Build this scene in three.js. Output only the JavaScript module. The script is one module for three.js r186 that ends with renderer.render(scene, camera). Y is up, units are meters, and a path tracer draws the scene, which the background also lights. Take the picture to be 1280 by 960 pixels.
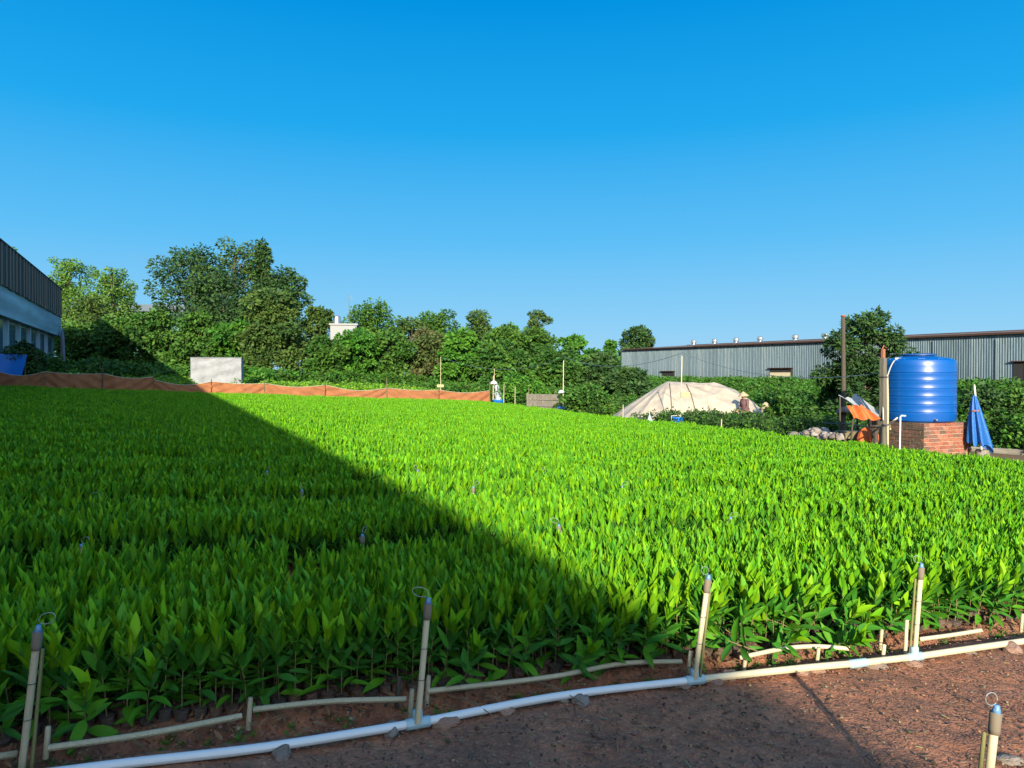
import * as THREE from 'three';
import { mergeGeometries, toCreasedNormals } from 'three/addons/utils/BufferGeometryUtils.js';
import { RoundedBoxGeometry } from 'three/addons/geometries/RoundedBoxGeometry.js';
import { MarchingCubes } from 'three/addons/objects/MarchingCubes.js';

// ---------------------------------------------------------------- camera, sky, sun, exposure
const scene = new THREE.Scene();
const F = 931, EYE = 1.57, PITCH = Math.atan(10 / F);          // horizon 10 px above the middle of the 1280 x 960 photograph
const camera = new THREE.PerspectiveCamera(2 * Math.atan(480 / F) * 180 / Math.PI, 4 / 3, 0.1, 4000);
camera.position.set(0, EYE, 0);
camera.lookAt(0, EYE - Math.sin(PITCH), -Math.cos(PITCH));

const SUN_ELEV = 18.2 * Math.PI / 180, SUN_AZ = 1.0 * Math.PI / 180;   // behind the camera, a touch to the right
const SUN_DIR = new THREE.Vector3(Math.sin(SUN_AZ) * Math.cos(SUN_ELEV), Math.sin(SUN_ELEV), Math.cos(SUN_AZ) * Math.cos(SUN_ELEV));
const sun = new THREE.DirectionalLight(new THREE.Color().setRGB(1.0, 0.88, 0.66), 5.0);
sun.position.copy(SUN_DIR).multiplyScalar(120);
sun.castShadow = true;
sun.shadow.mapSize.set(4096, 4096);
Object.assign(sun.shadow.camera, { left: -70, right: 70, top: 60, bottom: -60, near: 1, far: 320 });
scene.add(sun, sun.target);

function skyTexture() {
  const SKY = .545, w = 1024, h = 512, data = new Float32Array(w * h * 4);
  // elevation in degrees -> radiance, the clear evening blue of the photograph carried on to the zenith
  const stops = [[-90, .34, .52, .62], [-2, .34, .54, .70], [0, .36, .60, .79], [4, .235, .55, .815], [10, .10, .455, .81], [18, .014, .345, .755], [27, .0, .25, .66], [45, .0, .25, .67], [90, .004, .26, .70]];
  for (let j = 0; j < h; j++) {
    const el = (j + .5) / h * 180 - 90;
    let k = 0; while (k < stops.length - 2 && el > stops[k + 1][0]) k++;
    const a = stops[k], b = stops[k + 1], t0 = Math.min(1, Math.max(0, (el - a[0]) / (b[0] - a[0]))), t = t0;
    for (let i = 0; i < w; i++) {
      const u = (i + .5) / w, az = (u - .5) * 2 * Math.PI;      // three: u = atan2(z, x) / 2pi + .5
      const ce = Math.cos(el * Math.PI / 180), x = Math.cos(az) * ce, z = Math.sin(az) * ce, y = Math.sin(el * Math.PI / 180);
      const cs = Math.max(0, x * SUN_DIR.x + y * SUN_DIR.y + z * SUN_DIR.z);
      const glow = .58 * cs * cs + .9 * Math.pow(cs, 10);   // whiter air round the low sun, broadened out of view to fill the shade
      const o = (j * w + i) * 4;
      let r = SKY * (a[1] + (b[1] - a[1]) * t) + glow * .86, g = SKY * (a[2] + (b[2] - a[2]) * t) + glow * .84, bl = SKY * (a[3] + (b[3] - a[3]) * t) + glow * .74;
      // two faint wisps of cloud low over the trees
      const azf = Math.atan2(x, -z) * 180 / Math.PI;
      for (const [ca, ce2, wa, we, s] of [[-25.3, 8.0, 1.3, .32, .36], [-13.6, 7.3, .5, .3, .14], [4.5, 16.5, 1.2, .35, 0]]) {
        const q = Math.exp(-(((azf - ca) / wa) ** 2) - (((el - ce2 - .12 * Math.sin(azf * 3)) / we) ** 2)) * s;
        r += (.12 - r) * q; g += (.23 - g) * q; bl += (.38 - bl) * q;
      }
      data[o] = r; data[o + 1] = g; data[o + 2] = bl; data[o + 3] = 1;
    }
  }
  const t = new THREE.DataTexture(data, w, h, THREE.RGBAFormat, THREE.FloatType);
  t.mapping = THREE.EquirectangularReflectionMapping; t.magFilter = t.minFilter = THREE.LinearFilter; t.needsUpdate = true;
  return t;
}
scene.background = skyTexture();
scene.environment = scene.background;

const renderer = new THREE.WebGLRenderer({ antialias: true });
renderer.toneMapping = THREE.LinearToneMapping;
renderer.toneMappingExposure = 2.1;
renderer.shadowMap.enabled = true;

// ---------------------------------------------------------------- helpers
let seed = 12345;
const rnd = () => { seed = (seed + 0x6D2B79F5) | 0; let t = Math.imul(seed ^ seed >>> 15, 1 | seed); t = t + Math.imul(t ^ t >>> 7, 61 | t) ^ t; return ((t ^ t >>> 14) >>> 0) / 4294967296; };
const rr = (a, b) => a + (b - a) * rnd();
const reseed = s => { seed = s | 0; };
const clamp = (x, a, b) => Math.min(b, Math.max(a, x)), lerp = (a, b, t) => a + (b - a) * t;
const smooth = (a, b, x) => { const t = clamp((x - a) / (b - a), 0, 1); return t * t * (3 - 2 * t); };
const V = (x, y, z) => new THREE.Vector3(x, y, z);
const hash = (i, j, k = 0) => { let h = Math.imul(i, 374761393) + Math.imul(j, 668265263) + Math.imul(k, 2147483647 ^ 0x5bd1e995) | 0; h = Math.imul(h ^ h >>> 13, 1274126177); return ((h ^ h >>> 16) >>> 0) / 4294967296; };
function noise(x, y, s = 0, period = 0) {
  const i = Math.floor(x), j = Math.floor(y), fx = x - i, fy = y - j, u = fx * fx * (3 - 2 * fx), v = fy * fy * (3 - 2 * fy);
  const m = q => period ? ((q % period) + period) % period : q;
  return lerp(lerp(hash(m(i), m(j), s), hash(m(i + 1), m(j), s), u), lerp(hash(m(i), m(j + 1), s), hash(m(i + 1), m(j + 1), s), u), v);
}
const fbm = (x, y, o = 4, s = 0, period = 0) => { let a = .5, f = 1, t = 0; for (let k = 0; k < o; k++) { t += a * noise(x * f, y * f, s + k, period * f); a *= .5; f *= 2; } return t; };

const names = {};
function numbered(n) { const k = names[n] = (names[n] ?? -1) + 1; return k ? `${n}_${String(k).padStart(3, '0')}` : n; }
const shadows = o => { o.castShadow = true; o.receiveShadow = true; return o; };
function thing(name, label, category, pos = V(0, 0, 0), turn = 0, group) {
  const o = new THREE.Group(); o.name = numbered(name); o.position.copy(pos); o.rotation.y = turn;
  o.userData = { label, category }; if (group) o.userData.group = group;
  scene.add(o); return o;
}
function part(name, geo, mat, parent) { const m = shadows(new THREE.Mesh(geo, mat)); m.name = name; parent.add(m); return m; }
function single(name, geo, mat, label, category, pos, turn = 0, group) {
  const m = shadows(new THREE.Mesh(geo, mat)); m.name = numbered(name); if (pos) m.position.copy(pos); m.rotation.y = turn;
  m.userData = { label, category }; if (group) m.userData.group = group; scene.add(m); return m;
}
function dup(root, pos, turn, label, group) {
  const r = root.clone(); r.name = numbered(root.name.replace(/_\d{3}$/, '')); r.userData = { ...root.userData };
  if (label) r.userData.label = label; if (group) r.userData.group = group;
  if (pos) r.position.copy(pos); r.rotation.set(0, turn || 0, 0); scene.add(r); return r;
}
function struct(name, geo, mat) { const m = shadows(new THREE.Mesh(geo, mat)); m.name = name; m.userData.kind = 'structure'; scene.add(m); return m; }

// the site: X to the right, D away from the camera (z = -D), field axes s (along the beds) and p (across them)
const US = .925, UD = .38;
const toXD = (s, p) => [US * s - UD * p, UD * s + US * p];
const toSP = (X, D) => [US * X + UD * D, -UD * X + US * D];
function ground(X, D) {
  let r = -.042 * X - .0103 * D; const a = Math.abs(r);
  if (a > 1) r = Math.sign(r) * (1 + .8 * Math.tanh((a - 1) / .8));
  const [s, p] = toSP(X, D);
  return r + 1.5 * smooth(25, 37, s) * smooth(8, 18, p) * (1 - smooth(300, 500, p));
}
const G = (X, D, h = 0) => V(X, ground(X, D) + h, -D);
const SP = (s, p, h = 0) => { const [X, D] = toXD(s, p); return G(X, D, h); };
const sT = Math.sin(PITCH), cT = Math.cos(PITCH);
function ray(px, py) { const x = (px - 640) / F, y = -(py - 480) / F; return [x, y * cT - sT, cT + y * sT]; }
function hit(px, py, h = 0) {                                        // pixel -> point h above the ground
  const [x, y, f] = ray(px, py); let a = .5, b = .5;
  for (; b < 200; b += .05) if (EYE + y * b <= ground(x * b, f * b) + h) break;
  a = b - .05; for (let k = 0; k < 20; k++) { const m = (a + b) / 2; if (EYE + y * m <= ground(x * m, f * m) + h) b = m; else a = m; }
  return V(x * b, EYE + y * b, -f * b);
}
function at(px, py, D) { const [x, y, f] = ray(px, py), t = D / f; return V(x * t, EYE + y * t, -D); }   // pixel at a known distance
const BED = Math.atan2(UD, US);                                       // turn that lays local +x along the beds

// geometry builder
class GB {
  constructor() { this.p = []; this.c = []; this.u = []; this.i = []; }
  v(x, y, z, c, u = 0, w = 0) { this.p.push(x, y, z); if (c) this.c.push(c[0], c[1], c[2]); this.u.push(u, w); return this.p.length / 3 - 1; }
  t(a, b, c) { this.i.push(a, b, c); }
  // lance-shaped blade, folded at the midrib and bent back
  leaf(o, dir, nrm, len, wid, bend, col, seg = 4) {
    const side = V().crossVectors(dir, nrm).normalize(); let pl, pc, pr; const fold = wid * .22;
    for (let k = 0; k <= seg; k++) {
      const t = k / seg, w = k === 0 || k === seg ? 0 : wid * .5 * Math.pow(Math.sin(Math.PI * Math.pow(t, .82)), .85);
      const cx = o.x + dir.x * len * t - nrm.x * bend * len * t * t, cy = o.y + dir.y * len * t - nrm.y * bend * len * t * t, cz = o.z + dir.z * len * t - nrm.z * bend * len * t * t;
      if (w === 0) { const a = this.v(cx, cy, cz, col); if (k) { this.t(pl, a, pc); this.t(pc, a, pr); } else pl = pc = pr = a; continue; }
      const f = fold * w / (wid * .5);
      const l = this.v(cx - side.x * w + nrm.x * f, cy - side.y * w + nrm.y * f, cz - side.z * w + nrm.z * f, col), c = this.v(cx, cy, cz, col), r = this.v(cx + side.x * w + nrm.x * f, cy + side.y * w + nrm.y * f, cz + side.z * w + nrm.z * f, col);
      if (k === 1) { this.t(pc, l, c); this.t(pc, c, r); } else { this.t(pl, l, pc); this.t(pc, l, c); this.t(pc, c, pr); this.t(pr, c, r); }
      pl = l; pc = c; pr = r;
    }
  }
  // small kite of two faces for foliage seen from afar
  kite(o, dir, nrm, len, wid, col) {
    const side = V().crossVectors(dir, nrm).normalize(), m = .45 * len, w = wid / 2, n = .12 * len;
    const a = this.v(o.x, o.y, o.z, col), b = this.v(o.x + dir.x * m - side.x * w + nrm.x * n, o.y + dir.y * m - side.y * w + nrm.y * n, o.z + dir.z * m - side.z * w + nrm.z * n, col);
    const c = this.v(o.x + dir.x * len, o.y + dir.y * len, o.z + dir.z * len, col), d = this.v(o.x + dir.x * m + side.x * w + nrm.x * n, o.y + dir.y * m + side.y * w + nrm.y * n, o.z + dir.z * m + side.z * w + nrm.z * n, col);
    this.t(a, b, c); this.t(a, c, d);
  }
  rod(pts, r0, r1, n, col) {
    const rings = [];
    for (let k = 0; k < pts.length; k++) {
      const d = V().subVectors(pts[Math.min(k + 1, pts.length - 1)], pts[Math.max(k - 1, 0)]).normalize();
      const a = Math.abs(d.y) < .9 ? V(0, 1, 0) : V(1, 0, 0), s = V().crossVectors(d, a).normalize(), q = V().crossVectors(d, s), r = lerp(r0, r1, k / (pts.length - 1)), ring = [];
      for (let j = 0; j <= n; j++) { const g = j / n * 2 * Math.PI, cx = Math.cos(g) * r, sx = Math.sin(g) * r; ring.push(this.v(pts[k].x + s.x * cx + q.x * sx, pts[k].y + s.y * cx + q.y * sx, pts[k].z + s.z * cx + q.z * sx, col, j / n, k)); }
      rings.push(ring);
    }
    for (let k = 0; k + 1 < rings.length; k++) for (let j = 0; j < n; j++) { const a = rings[k][j], b = rings[k][j + 1], c = rings[k + 1][j], d = rings[k + 1][j + 1]; this.t(a, b, c); this.t(b, d, c); }
    for (const [ring, P, flip] of [[rings[0], pts[0], 1], [rings[rings.length - 1], pts[pts.length - 1], 0]]) {
      const m = this.v(P.x, P.y, P.z, col); for (let j = 0; j < n; j++) flip ? this.t(m, ring[j + 1], ring[j]) : this.t(m, ring[j], ring[j + 1]);
    }
  }
  build() {
    const g = new THREE.BufferGeometry(); g.setAttribute('position', new THREE.Float32BufferAttribute(this.p, 3));
    if (this.c.length) g.setAttribute('color', new THREE.Float32BufferAttribute(this.c, 3));
    g.setAttribute('uv', new THREE.Float32BufferAttribute(this.u, 2)); g.setIndex(this.i); g.computeVertexNormals(); return g;
  }
}
const rodGeo = (pts, r0, r1 = r0, n = 8) => { const b = new GB(); b.rod(pts, r0, r1, n); return b.build(); };
const curve = (pts, n = 20) => new THREE.CatmullRomCurve3(pts).getPoints(n);
const box = (w, h, d, x = 0, y = 0, z = 0, r = 0) => { const g = r ? new RoundedBoxGeometry(w, h, d, 1, r) : new THREE.BoxGeometry(w, h, d); g.translate(x, y, z); return g; };
const cyl = (r0, r1, h, x = 0, y = 0, z = 0, n = 16) => { const g = new THREE.CylinderGeometry(r0, r1, h, n); g.translate(x, y + h / 2, z); return g; };
function sheet(nu, nv, f) {                                            // a surface from a function of u, v in 0..1
  const b = new GB();
  for (let j = 0; j <= nv; j++) for (let i = 0; i <= nu; i++) { const q = f(i / nu, j / nv); b.v(q.x, q.y, q.z, null, q.u ?? i / nu, q.w ?? j / nv); }
  for (let j = 0; j < nv; j++) for (let i = 0; i < nu; i++) { const a = j * (nu + 1) + i; b.t(a, a + 1, a + nu + 1); b.t(a + 1, a + nu + 2, a + nu + 1); }
  return b.build();
}
function rock(r, sx, sy, sz, s) {
  const g = new THREE.IcosahedronGeometry(r, 2), p = g.attributes.position;
  for (let i = 0; i < p.count; i++) { const x = p.getX(i) / r, y = p.getY(i) / r, z = p.getZ(i) / r, n = .72 + .55 * noise(x * 1.7 + s * 7.1, y * 1.7 + z * 2.3 + s, s); p.setXYZ(i, x * r * n * sx, Math.max(-.35, y) * r * n * sy, z * r * n * sz); }
  const f = toCreasedNormals(g, .5); return f;
}

// ---------------------------------------------------------------- textures and materials
function tex(n, f, srgb = true, repeat = 1) {
  const d = new Uint8Array(n * n * 4);
  for (let j = 0; j < n; j++) for (let i = 0; i < n; i++) { const c = f(i / n, j / n), o = (j * n + i) * 4; d[o] = clamp(c[0], 0, 1) * 255; d[o + 1] = clamp(c[1], 0, 1) * 255; d[o + 2] = clamp(c[2], 0, 1) * 255; d[o + 3] = 255; }
  const t = new THREE.DataTexture(d, n, n); t.wrapS = t.wrapT = THREE.RepeatWrapping; t.magFilter = THREE.LinearFilter; t.minFilter = THREE.LinearMipmapLinearFilter; t.generateMipmaps = true;
  if (srgb) t.colorSpace = THREE.SRGBColorSpace; t.repeat.set(repeat, repeat); t.needsUpdate = true; return t;
}
const L = (r, g, b) => new THREE.Color().setRGB(r, g, b);
const std = (color, roughness = .8, extra = {}) => new THREE.MeshStandardMaterial({ color, roughness, side: THREE.DoubleSide, ...extra });
const gray = g => [g, g, g];

const soilTex = tex(1024, (u, v) => {
  const a = fbm(u * 8, v * 8, 3, 1, 8), b = fbm(u * 64, v * 64, 3, 5, 64), c = noise(u * 220, v * 220, 9, 220), e = noise(u * 110 + 3 * a, v * 40, 12, 0);
  let t = .56 + .26 * a + .26 * (b - .45) + .17 * (c - .5);
  const red = fbm(u * 5 + 3, v * 5, 2, 21, 5);
  if (e > .9) t *= .7; const chip = c > .955 ? .22 : 0;
  return [t * (.76 + .08 * red) + chip, t * .525 + chip, t * (.40 - .05 * red) + chip * .7];
});
const soilBump = tex(1024, (u, v) => gray(.5 * fbm(u * 24, v * 24, 3, 31, 24) + .35 * fbm(u * 90, v * 90, 2, 41, 90) + .2 * noise(u * 230, v * 230, 51, 230)), false);
const fineBump = tex(256, (u, v) => gray(fbm(u * 16, v * 16, 4, 61, 16)), false);
const woodTex = tex(256, (u, v) => { const g = fbm(u * 24, v * 2, 3, 71) * .5 + .35 * noise(u * 60, v * 3, 75); return [.5 + .4 * g, .5 + .4 * g, .5 + .38 * g]; });
const stainTex = tex(512, (u, v) => { const g = fbm(u * 6, v * 3, 4, 81), d = fbm(u * 40, v * 4, 3, 85); const t = .72 + .4 * (g - .3) + .22 * (d - .45); return [t, t, t]; });
const rustTex = tex(512, (u, v) => { const g = fbm(u * 7, v * 7, 5, 91, 7), d = fbm(u * 50, v * 9, 3, 95); const k = smooth(.42, .6, g); return [lerp(.52, .44, k) + .14 * d - .06, lerp(.44, .35, k) + .14 * d - .06, lerp(.40, .28, k) + .12 * d - .06]; });
const clothTex = tex(512, (u, v) => { const g = fbm(u * 9, v * 9, 4, 101, 9), t = .86 + .22 * (g - .45) + .05 * noise(u * 200, v * 200, 104); return [t, t * .985, t * .96]; });
const clothBump = tex(512, (u, v) => { const a = fbm(u * 5, v * 5, 3, 111, 5); return gray(.5 + .5 * Math.sin(40 * a + 9 * u)); }, false);
const netTex = tex(256, (u, v) => { const t = .8 + .25 * (fbm(u * 6, v * 6, 4, 121, 6) - .4) + .12 * (noise(u * 128, v * 128, 125) - .5); return [t, t, t]; });
const brickTex = tex(256, (u, v) => { const a = fbm(u * 10, v * 10, 4, 131, 10), t = .62 + .55 * (a - .3) + .15 * (noise(u * 100, v * 100, 133) - .5); return [t, t, t]; });
const netWeave = tex(128, (u, v) => gray((Math.floor(u * 64) + Math.floor(v * 64)) % 2 ? 1 : .4), false);

const M = {
  soil: new THREE.MeshStandardMaterial({ map: soilTex, bumpMap: soilBump, bumpScale: .016, vertexColors: true, roughness: .95 }),
  leaf: new THREE.MeshPhysicalMaterial({ vertexColors: true, roughness: .55, specularIntensity: .22, transmission: .05, thickness: 0, side: THREE.DoubleSide }),
  tree: new THREE.MeshPhysicalMaterial({ vertexColors: true, roughness: .62, specularIntensity: .35, transmission: .2, thickness: 0, side: THREE.DoubleSide }),
  stem: std(L(.17, .14, .06), .8), bark: std(L(.095, .075, .055), .9, { bumpMap: fineBump, bumpScale: .02 }),
  pot: [L(.115, .075, .055), L(.10, .070, .055), L(.15, .088, .060), L(.078, .060, .050)].map(c => std(c, .85, { bumpMap: fineBump, bumpScale: .01 })),
  pvc: std(L(.60, .62, .63), .38), pvcBlue: std(L(.30, .43, .48), .4), cream: std(L(.52, .45, .30), .5), creamOldShade: std(L(.40, .35, .23), .65, { bumpMap: fineBump, bumpScale: .004 }),
  sleeve: std(L(.16, .13, .095), .8), plug: std(L(.10, .22, .40), .4), wire: std(L(.30, .33, .33), .45), darkwire: std(L(.03, .03, .03), .5),
  stake: std(L(.32, .27, .15), .75, { map: woodTex }), bamboo: std(L(.42, .41, .16), .6, { map: woodTex }), oldwood: std(L(.16, .13, .10), .9, { map: woodTex }), board: std(L(.34, .31, .27), .9, { map: woodTex }),
  rock: [L(.24, .14, .10), L(.19, .14, .11), L(.26, .16, .12), L(.20, .17, .145)].map(c => std(c, .95, { bumpMap: fineBump, bumpScale: .012 })),
  net: new THREE.MeshPhysicalMaterial({ color: L(.52, .19, .07), roughness: .95, map: netTex, transmission: .25, thickness: 0, side: THREE.DoubleSide }), rope: std(L(.42, .36, .26), .9),
  white: std(L(.275, .30, .355), .75, { map: clothTex, bumpMap: clothBump, bumpScale: .008 }),
  tarp: std(L(.48, .42, .35), .6, { map: clothTex, bumpMap: fineBump, bumpScale: .004 }),
  wall: std(L(.62, .72, .78), .8, { map: stainTex }), band: std(L(.66, .75, .80), .75, { map: stainTex }), clad: [L(.036, .031, .028), L(.048, .040, .036), L(.03, .028, .027)].map(c => std(c, .75)), batten: std(L(.22, .185, .15), .85),
  glass: new THREE.MeshPhysicalMaterial({ color: L(.12, .16, .20), roughness: .08, metalness: 0, specularIntensity: 1 }), frame: std(L(.5, .56, .6), .6), dark: std(L(.012, .012, .012), .9),
  steel: [L(.185, .275, .335), L(.165, .25, .31), L(.21, .295, .345), L(.145, .22, .27)].map(c => std(c, .55, { metalness: .15, map: stainTex })), roof: std(L(.62, .52, .47), .85, { map: rustTex }), fascia: std(L(.19, .12, .09), .8, { map: rustTex }), zinc: std(L(.26, .30, .34), .45, { metalness: .6 }),
  tank: new THREE.MeshPhysicalMaterial({ color: L(.001, .070, .30), roughness: .36, clearcoat: .25, clearcoatRoughness: .22 }), tankLid: std(L(.006, .05, .2), .5),
  brick: [L(.50, .17, .10), L(.58, .22, .13), L(.44, .15, .09), L(.36, .17, .12), L(.62, .28, .18)].map(c => std(c, .92, { map: brickTex, bumpMap: fineBump, bumpScale: .008 })), darkBrick: [L(.30, .16, .11), L(.25, .15, .10), L(.19, .14, .095)].map(c => std(c, .95, { map: brickTex, bumpMap: fineBump, bumpScale: .008 })), mortar: std(L(.40, .30, .25), .95, { bumpMap: fineBump, bumpScale: .01 }),
  concrete: std(L(.33, .30, .25), .9, { map: stainTex, bumpMap: fineBump, bumpScale: .006 }), oldConcrete: std(L(.20, .185, .145), .95, { map: stainTex, bumpMap: fineBump, bumpScale: .012 }), rust: std(L(.26, .10, .05), .9),
  blueCloth: std(L(.004, .095, .34), .6, { bumpMap: clothBump, bumpScale: .003 }), blueTarp: std(L(.012, .18, .66), .45), basin: std(L(.01, .15, .52), .4),
  orange: std(L(.58, .13, .025), .7, { map: clothTex, bumpMap: clothBump, bumpScale: .003 }), paleTarp: std(L(.34, .38, .43), .7, { map: clothTex, bumpMap: clothBump, bumpScale: .002 }),
  lampWhite: std(L(.42, .44, .45), .5), foil: std(L(.30, .34, .38), .5, { bumpMap: clothBump, bumpScale: .004 }), yellowCard: std(L(.40, .33, .15), .7), straw: std(L(.34, .27, .17), .85), shirt: std(L(.11, .055, .06), .9), skin: std(L(.36, .20, .13), .6), trousers: std(L(.035, .035, .045), .9),
  greenRoof: std(L(.05, .15, .12), .7), greyRoof: std(L(.06, .09, .12), .7), plaster: std(L(.24, .25, .26), .8), stone: [L(.22, .19, .17), L(.27, .24, .22), L(.16, .135, .12)].map(c => std(c, .9, { bumpMap: fineBump, bumpScale: .02 })),
};

// ---------------------------------------------------------------- the ground: one sheet, fine near the camera, coarse to the horizon
{
  const axis = (lo, a, b, step, hi) => { const r = []; let q = a, st = step; const left = []; while (q > lo) { st *= 1.14; q -= st; left.push(q); } r.push(...left.reverse()); for (q = a; q <= b; q += step) r.push(q); st = step; while (q < hi) { r.push(q); st *= 1.14; q += st; } r.push(hi); return r; };
  const xs = axis(-900, -3.2, 4.6, .03, 900), ds = axis(-200, 2.0, 5.6, .03, 1800);
  const b = new GB(), nx = xs.length;
  for (const D of ds) for (const X of xs) {
    const near = (1 - smooth(7, 14, Math.hypot(X, D)));
    const [s, p] = toSP(X, D);
    let h = near * (.028 * (fbm(X * 3.1, D * 3.1, 3, 201) - .45) + .022 * (fbm(X * 12, D * 12, 3, 211) - .45));
    h -= near * .05 * smooth(3.36, 3.42, p) * (1 - smooth(3.50, 3.58, p));                       // the small ditch between pipe and bed
    const far = smooth(44, 48, p), green = Math.max(far, smooth(16.2, 17.4, s) * smooth(12, 16, p)), n = fbm(X * .8, D * .8, 4, 221), m = fbm(X * .23 + 9, D * .23, 3, 225);
    const soil = [.93 + .5 * (n - .5), .90 + .5 * (n - .5), .90 + .45 * (n - .5)], grass = [.34 + .4 * (m - .5), .60 + .5 * (m - .5), .20];
    const c = [0, 1, 2].map(k => lerp(soil[k], grass[k], green * clamp(.3 + 1.2 * m, 0, 1)));
    b.v(X, ground(X, D) + h, -D, c, X / 1.7, D / 1.7);
  }
  for (let j = 0; j + 1 < ds.length; j++) for (let i = 0; i + 1 < nx; i++) { const a = j * nx + i; b.t(a, a + 1, a + nx); b.t(a + 1, a + nx + 1, a + nx); }
  struct('ground', b.build(), M.soil);
}

// ---------------------------------------------------------------- left: long shed whose roof edge shades the field
{
  const D0 = 58, X0 = -.604 * D0, m = -.461, len = Math.hypot(1, m), ax = [m / len, 1 / len];     // along the facade, away from the camera
  const turn = Math.atan2(-ax[1], -ax[0]);
  // local frame: +x runs along the facade towards the camera, +z out of the facade to the field, y up from zero level
  const t = thing('long_shed', 'long shaded shed with dark ribbed parapet above pale blue wall', 'building', V(X0, 0, -D0));
  const xa = V(-ax[0], 0, ax[1]), za = V(1 / len, 0, -m / len).normalize();
  const zl = V().crossVectors(xa, V(0, 1, 0)); if (zl.dot(V(1, 0, 0)) < 0) zl.negate();
  t.quaternion.setFromRotationMatrix(new THREE.Matrix4().makeBasis(xa, V(0, 1, 0), V().crossVectors(xa, V(0, 1, 0))));
  const out = V().crossVectors(xa, V(0, 1, 0)).dot(V(1, 0, 0)) > 0 ? 1 : -1, LEN = 98, base = -.8, top = 8.28;
  const wallZ = -.55 * out;
  part('wall', box(LEN, 4.7 - base, .25, LEN / 2, (4.7 + base) / 2, wallZ - .12 * out), M.wall, t);
  part('wall', box(.25, 6.1 - base, 11, .125, (6.1 + base) / 2, wallZ - 5.78 * out), M.wall, t);
  part('wall', box(LEN, top - base - .2, .25, LEN / 2, (top + base) / 2, wallZ - 11.4 * out), M.wall, t);
  part('wall', box(.25, top - base - .2, 11, LEN - .2, (top + base) / 2, wallZ - 5.8 * out), M.wall, t);
  part('fascia_band', box(LEN, 1.5, .5, LEN / 2, 5.38, -.30 * out), M.band, t);
  part('roof', box(LEN - .6, .12, 10.9, LEN / 2, 7.2, wallZ - 5.75 * out), M.fascia, t);
  // parapet: dark panels with a pale rib at each joint
  const panels = [box(.98, top - 6.1, .05, 0, (top + 6.1) / 2, 0)], rib = box(.14, top - 6.14, .07, 0, (top + 6.1) / 2, .045 * out);
  reseed(77);
  for (let k = 0; k * 1.0 < LEN - 1; k++) {
    const q = part('cladding_panel', panels[0], M.clad[Math.floor(rnd() * 3)], t); q.position.set(.55 + k, rr(-.03, .03), rr(-.01, .01));
    if (k < 46) { const r = part('rib', rib, M.batten, t); r.position.set(1.04 + k + rr(-.15, .15), rr(-.05, .02), 0); r.scale.x = rr(.7, 1.3); }
  }
  part('parapet_cap', box(LEN, .07, .16, LEN / 2, top + .02, 0), M.clad[1], t);
  for (let k = 0; k < 18; k++) { const q = part('end_panel', box(.05, top - 6.1, .6, .03, (top + 6.1) / 2, -(.35 + k * .62) * out), M.clad[k % 3], t); q.name = 'cladding_panel'; }
  // bays under the band: pilasters, windows with panes
  for (let k = 0; k < 9; k++) {
    const x = 1.6 + k * 3.6;
    part('pilaster', box(.42, 4.62 - base, .16, x + 2.9, (4.62 + base) / 2, wallZ + .08 * out), M.band, t);
    const w = part('window', box(2.3, 2.9, .06, x + 1.5, 3.12, wallZ + .035 * out), M.frame, t);
    for (const i of [-1, 1]) part('pane', box(1.04, 2.72, .03, x + 1.5 + i * .56, 3.12, wallZ + .075 * out), M.glass, w);
    part('door_panel', box(.5, 3.6, .05, x + .1, 2.2, wallZ + .03 * out), M.wall, t);
  }
  // the pale cloth hung down the last pier
  part('hanging_cloth', sheet(24, 10, (u, v) => ({ x: .7 + u * 1.5, y: 5.05 - v * 3.9 - .2 * Math.sin(u * 9), z: (.08 + .13 * Math.sin(u * 26 + v * 2) * (.4 + v) + .12) * out })), M.white, t);
}

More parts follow.
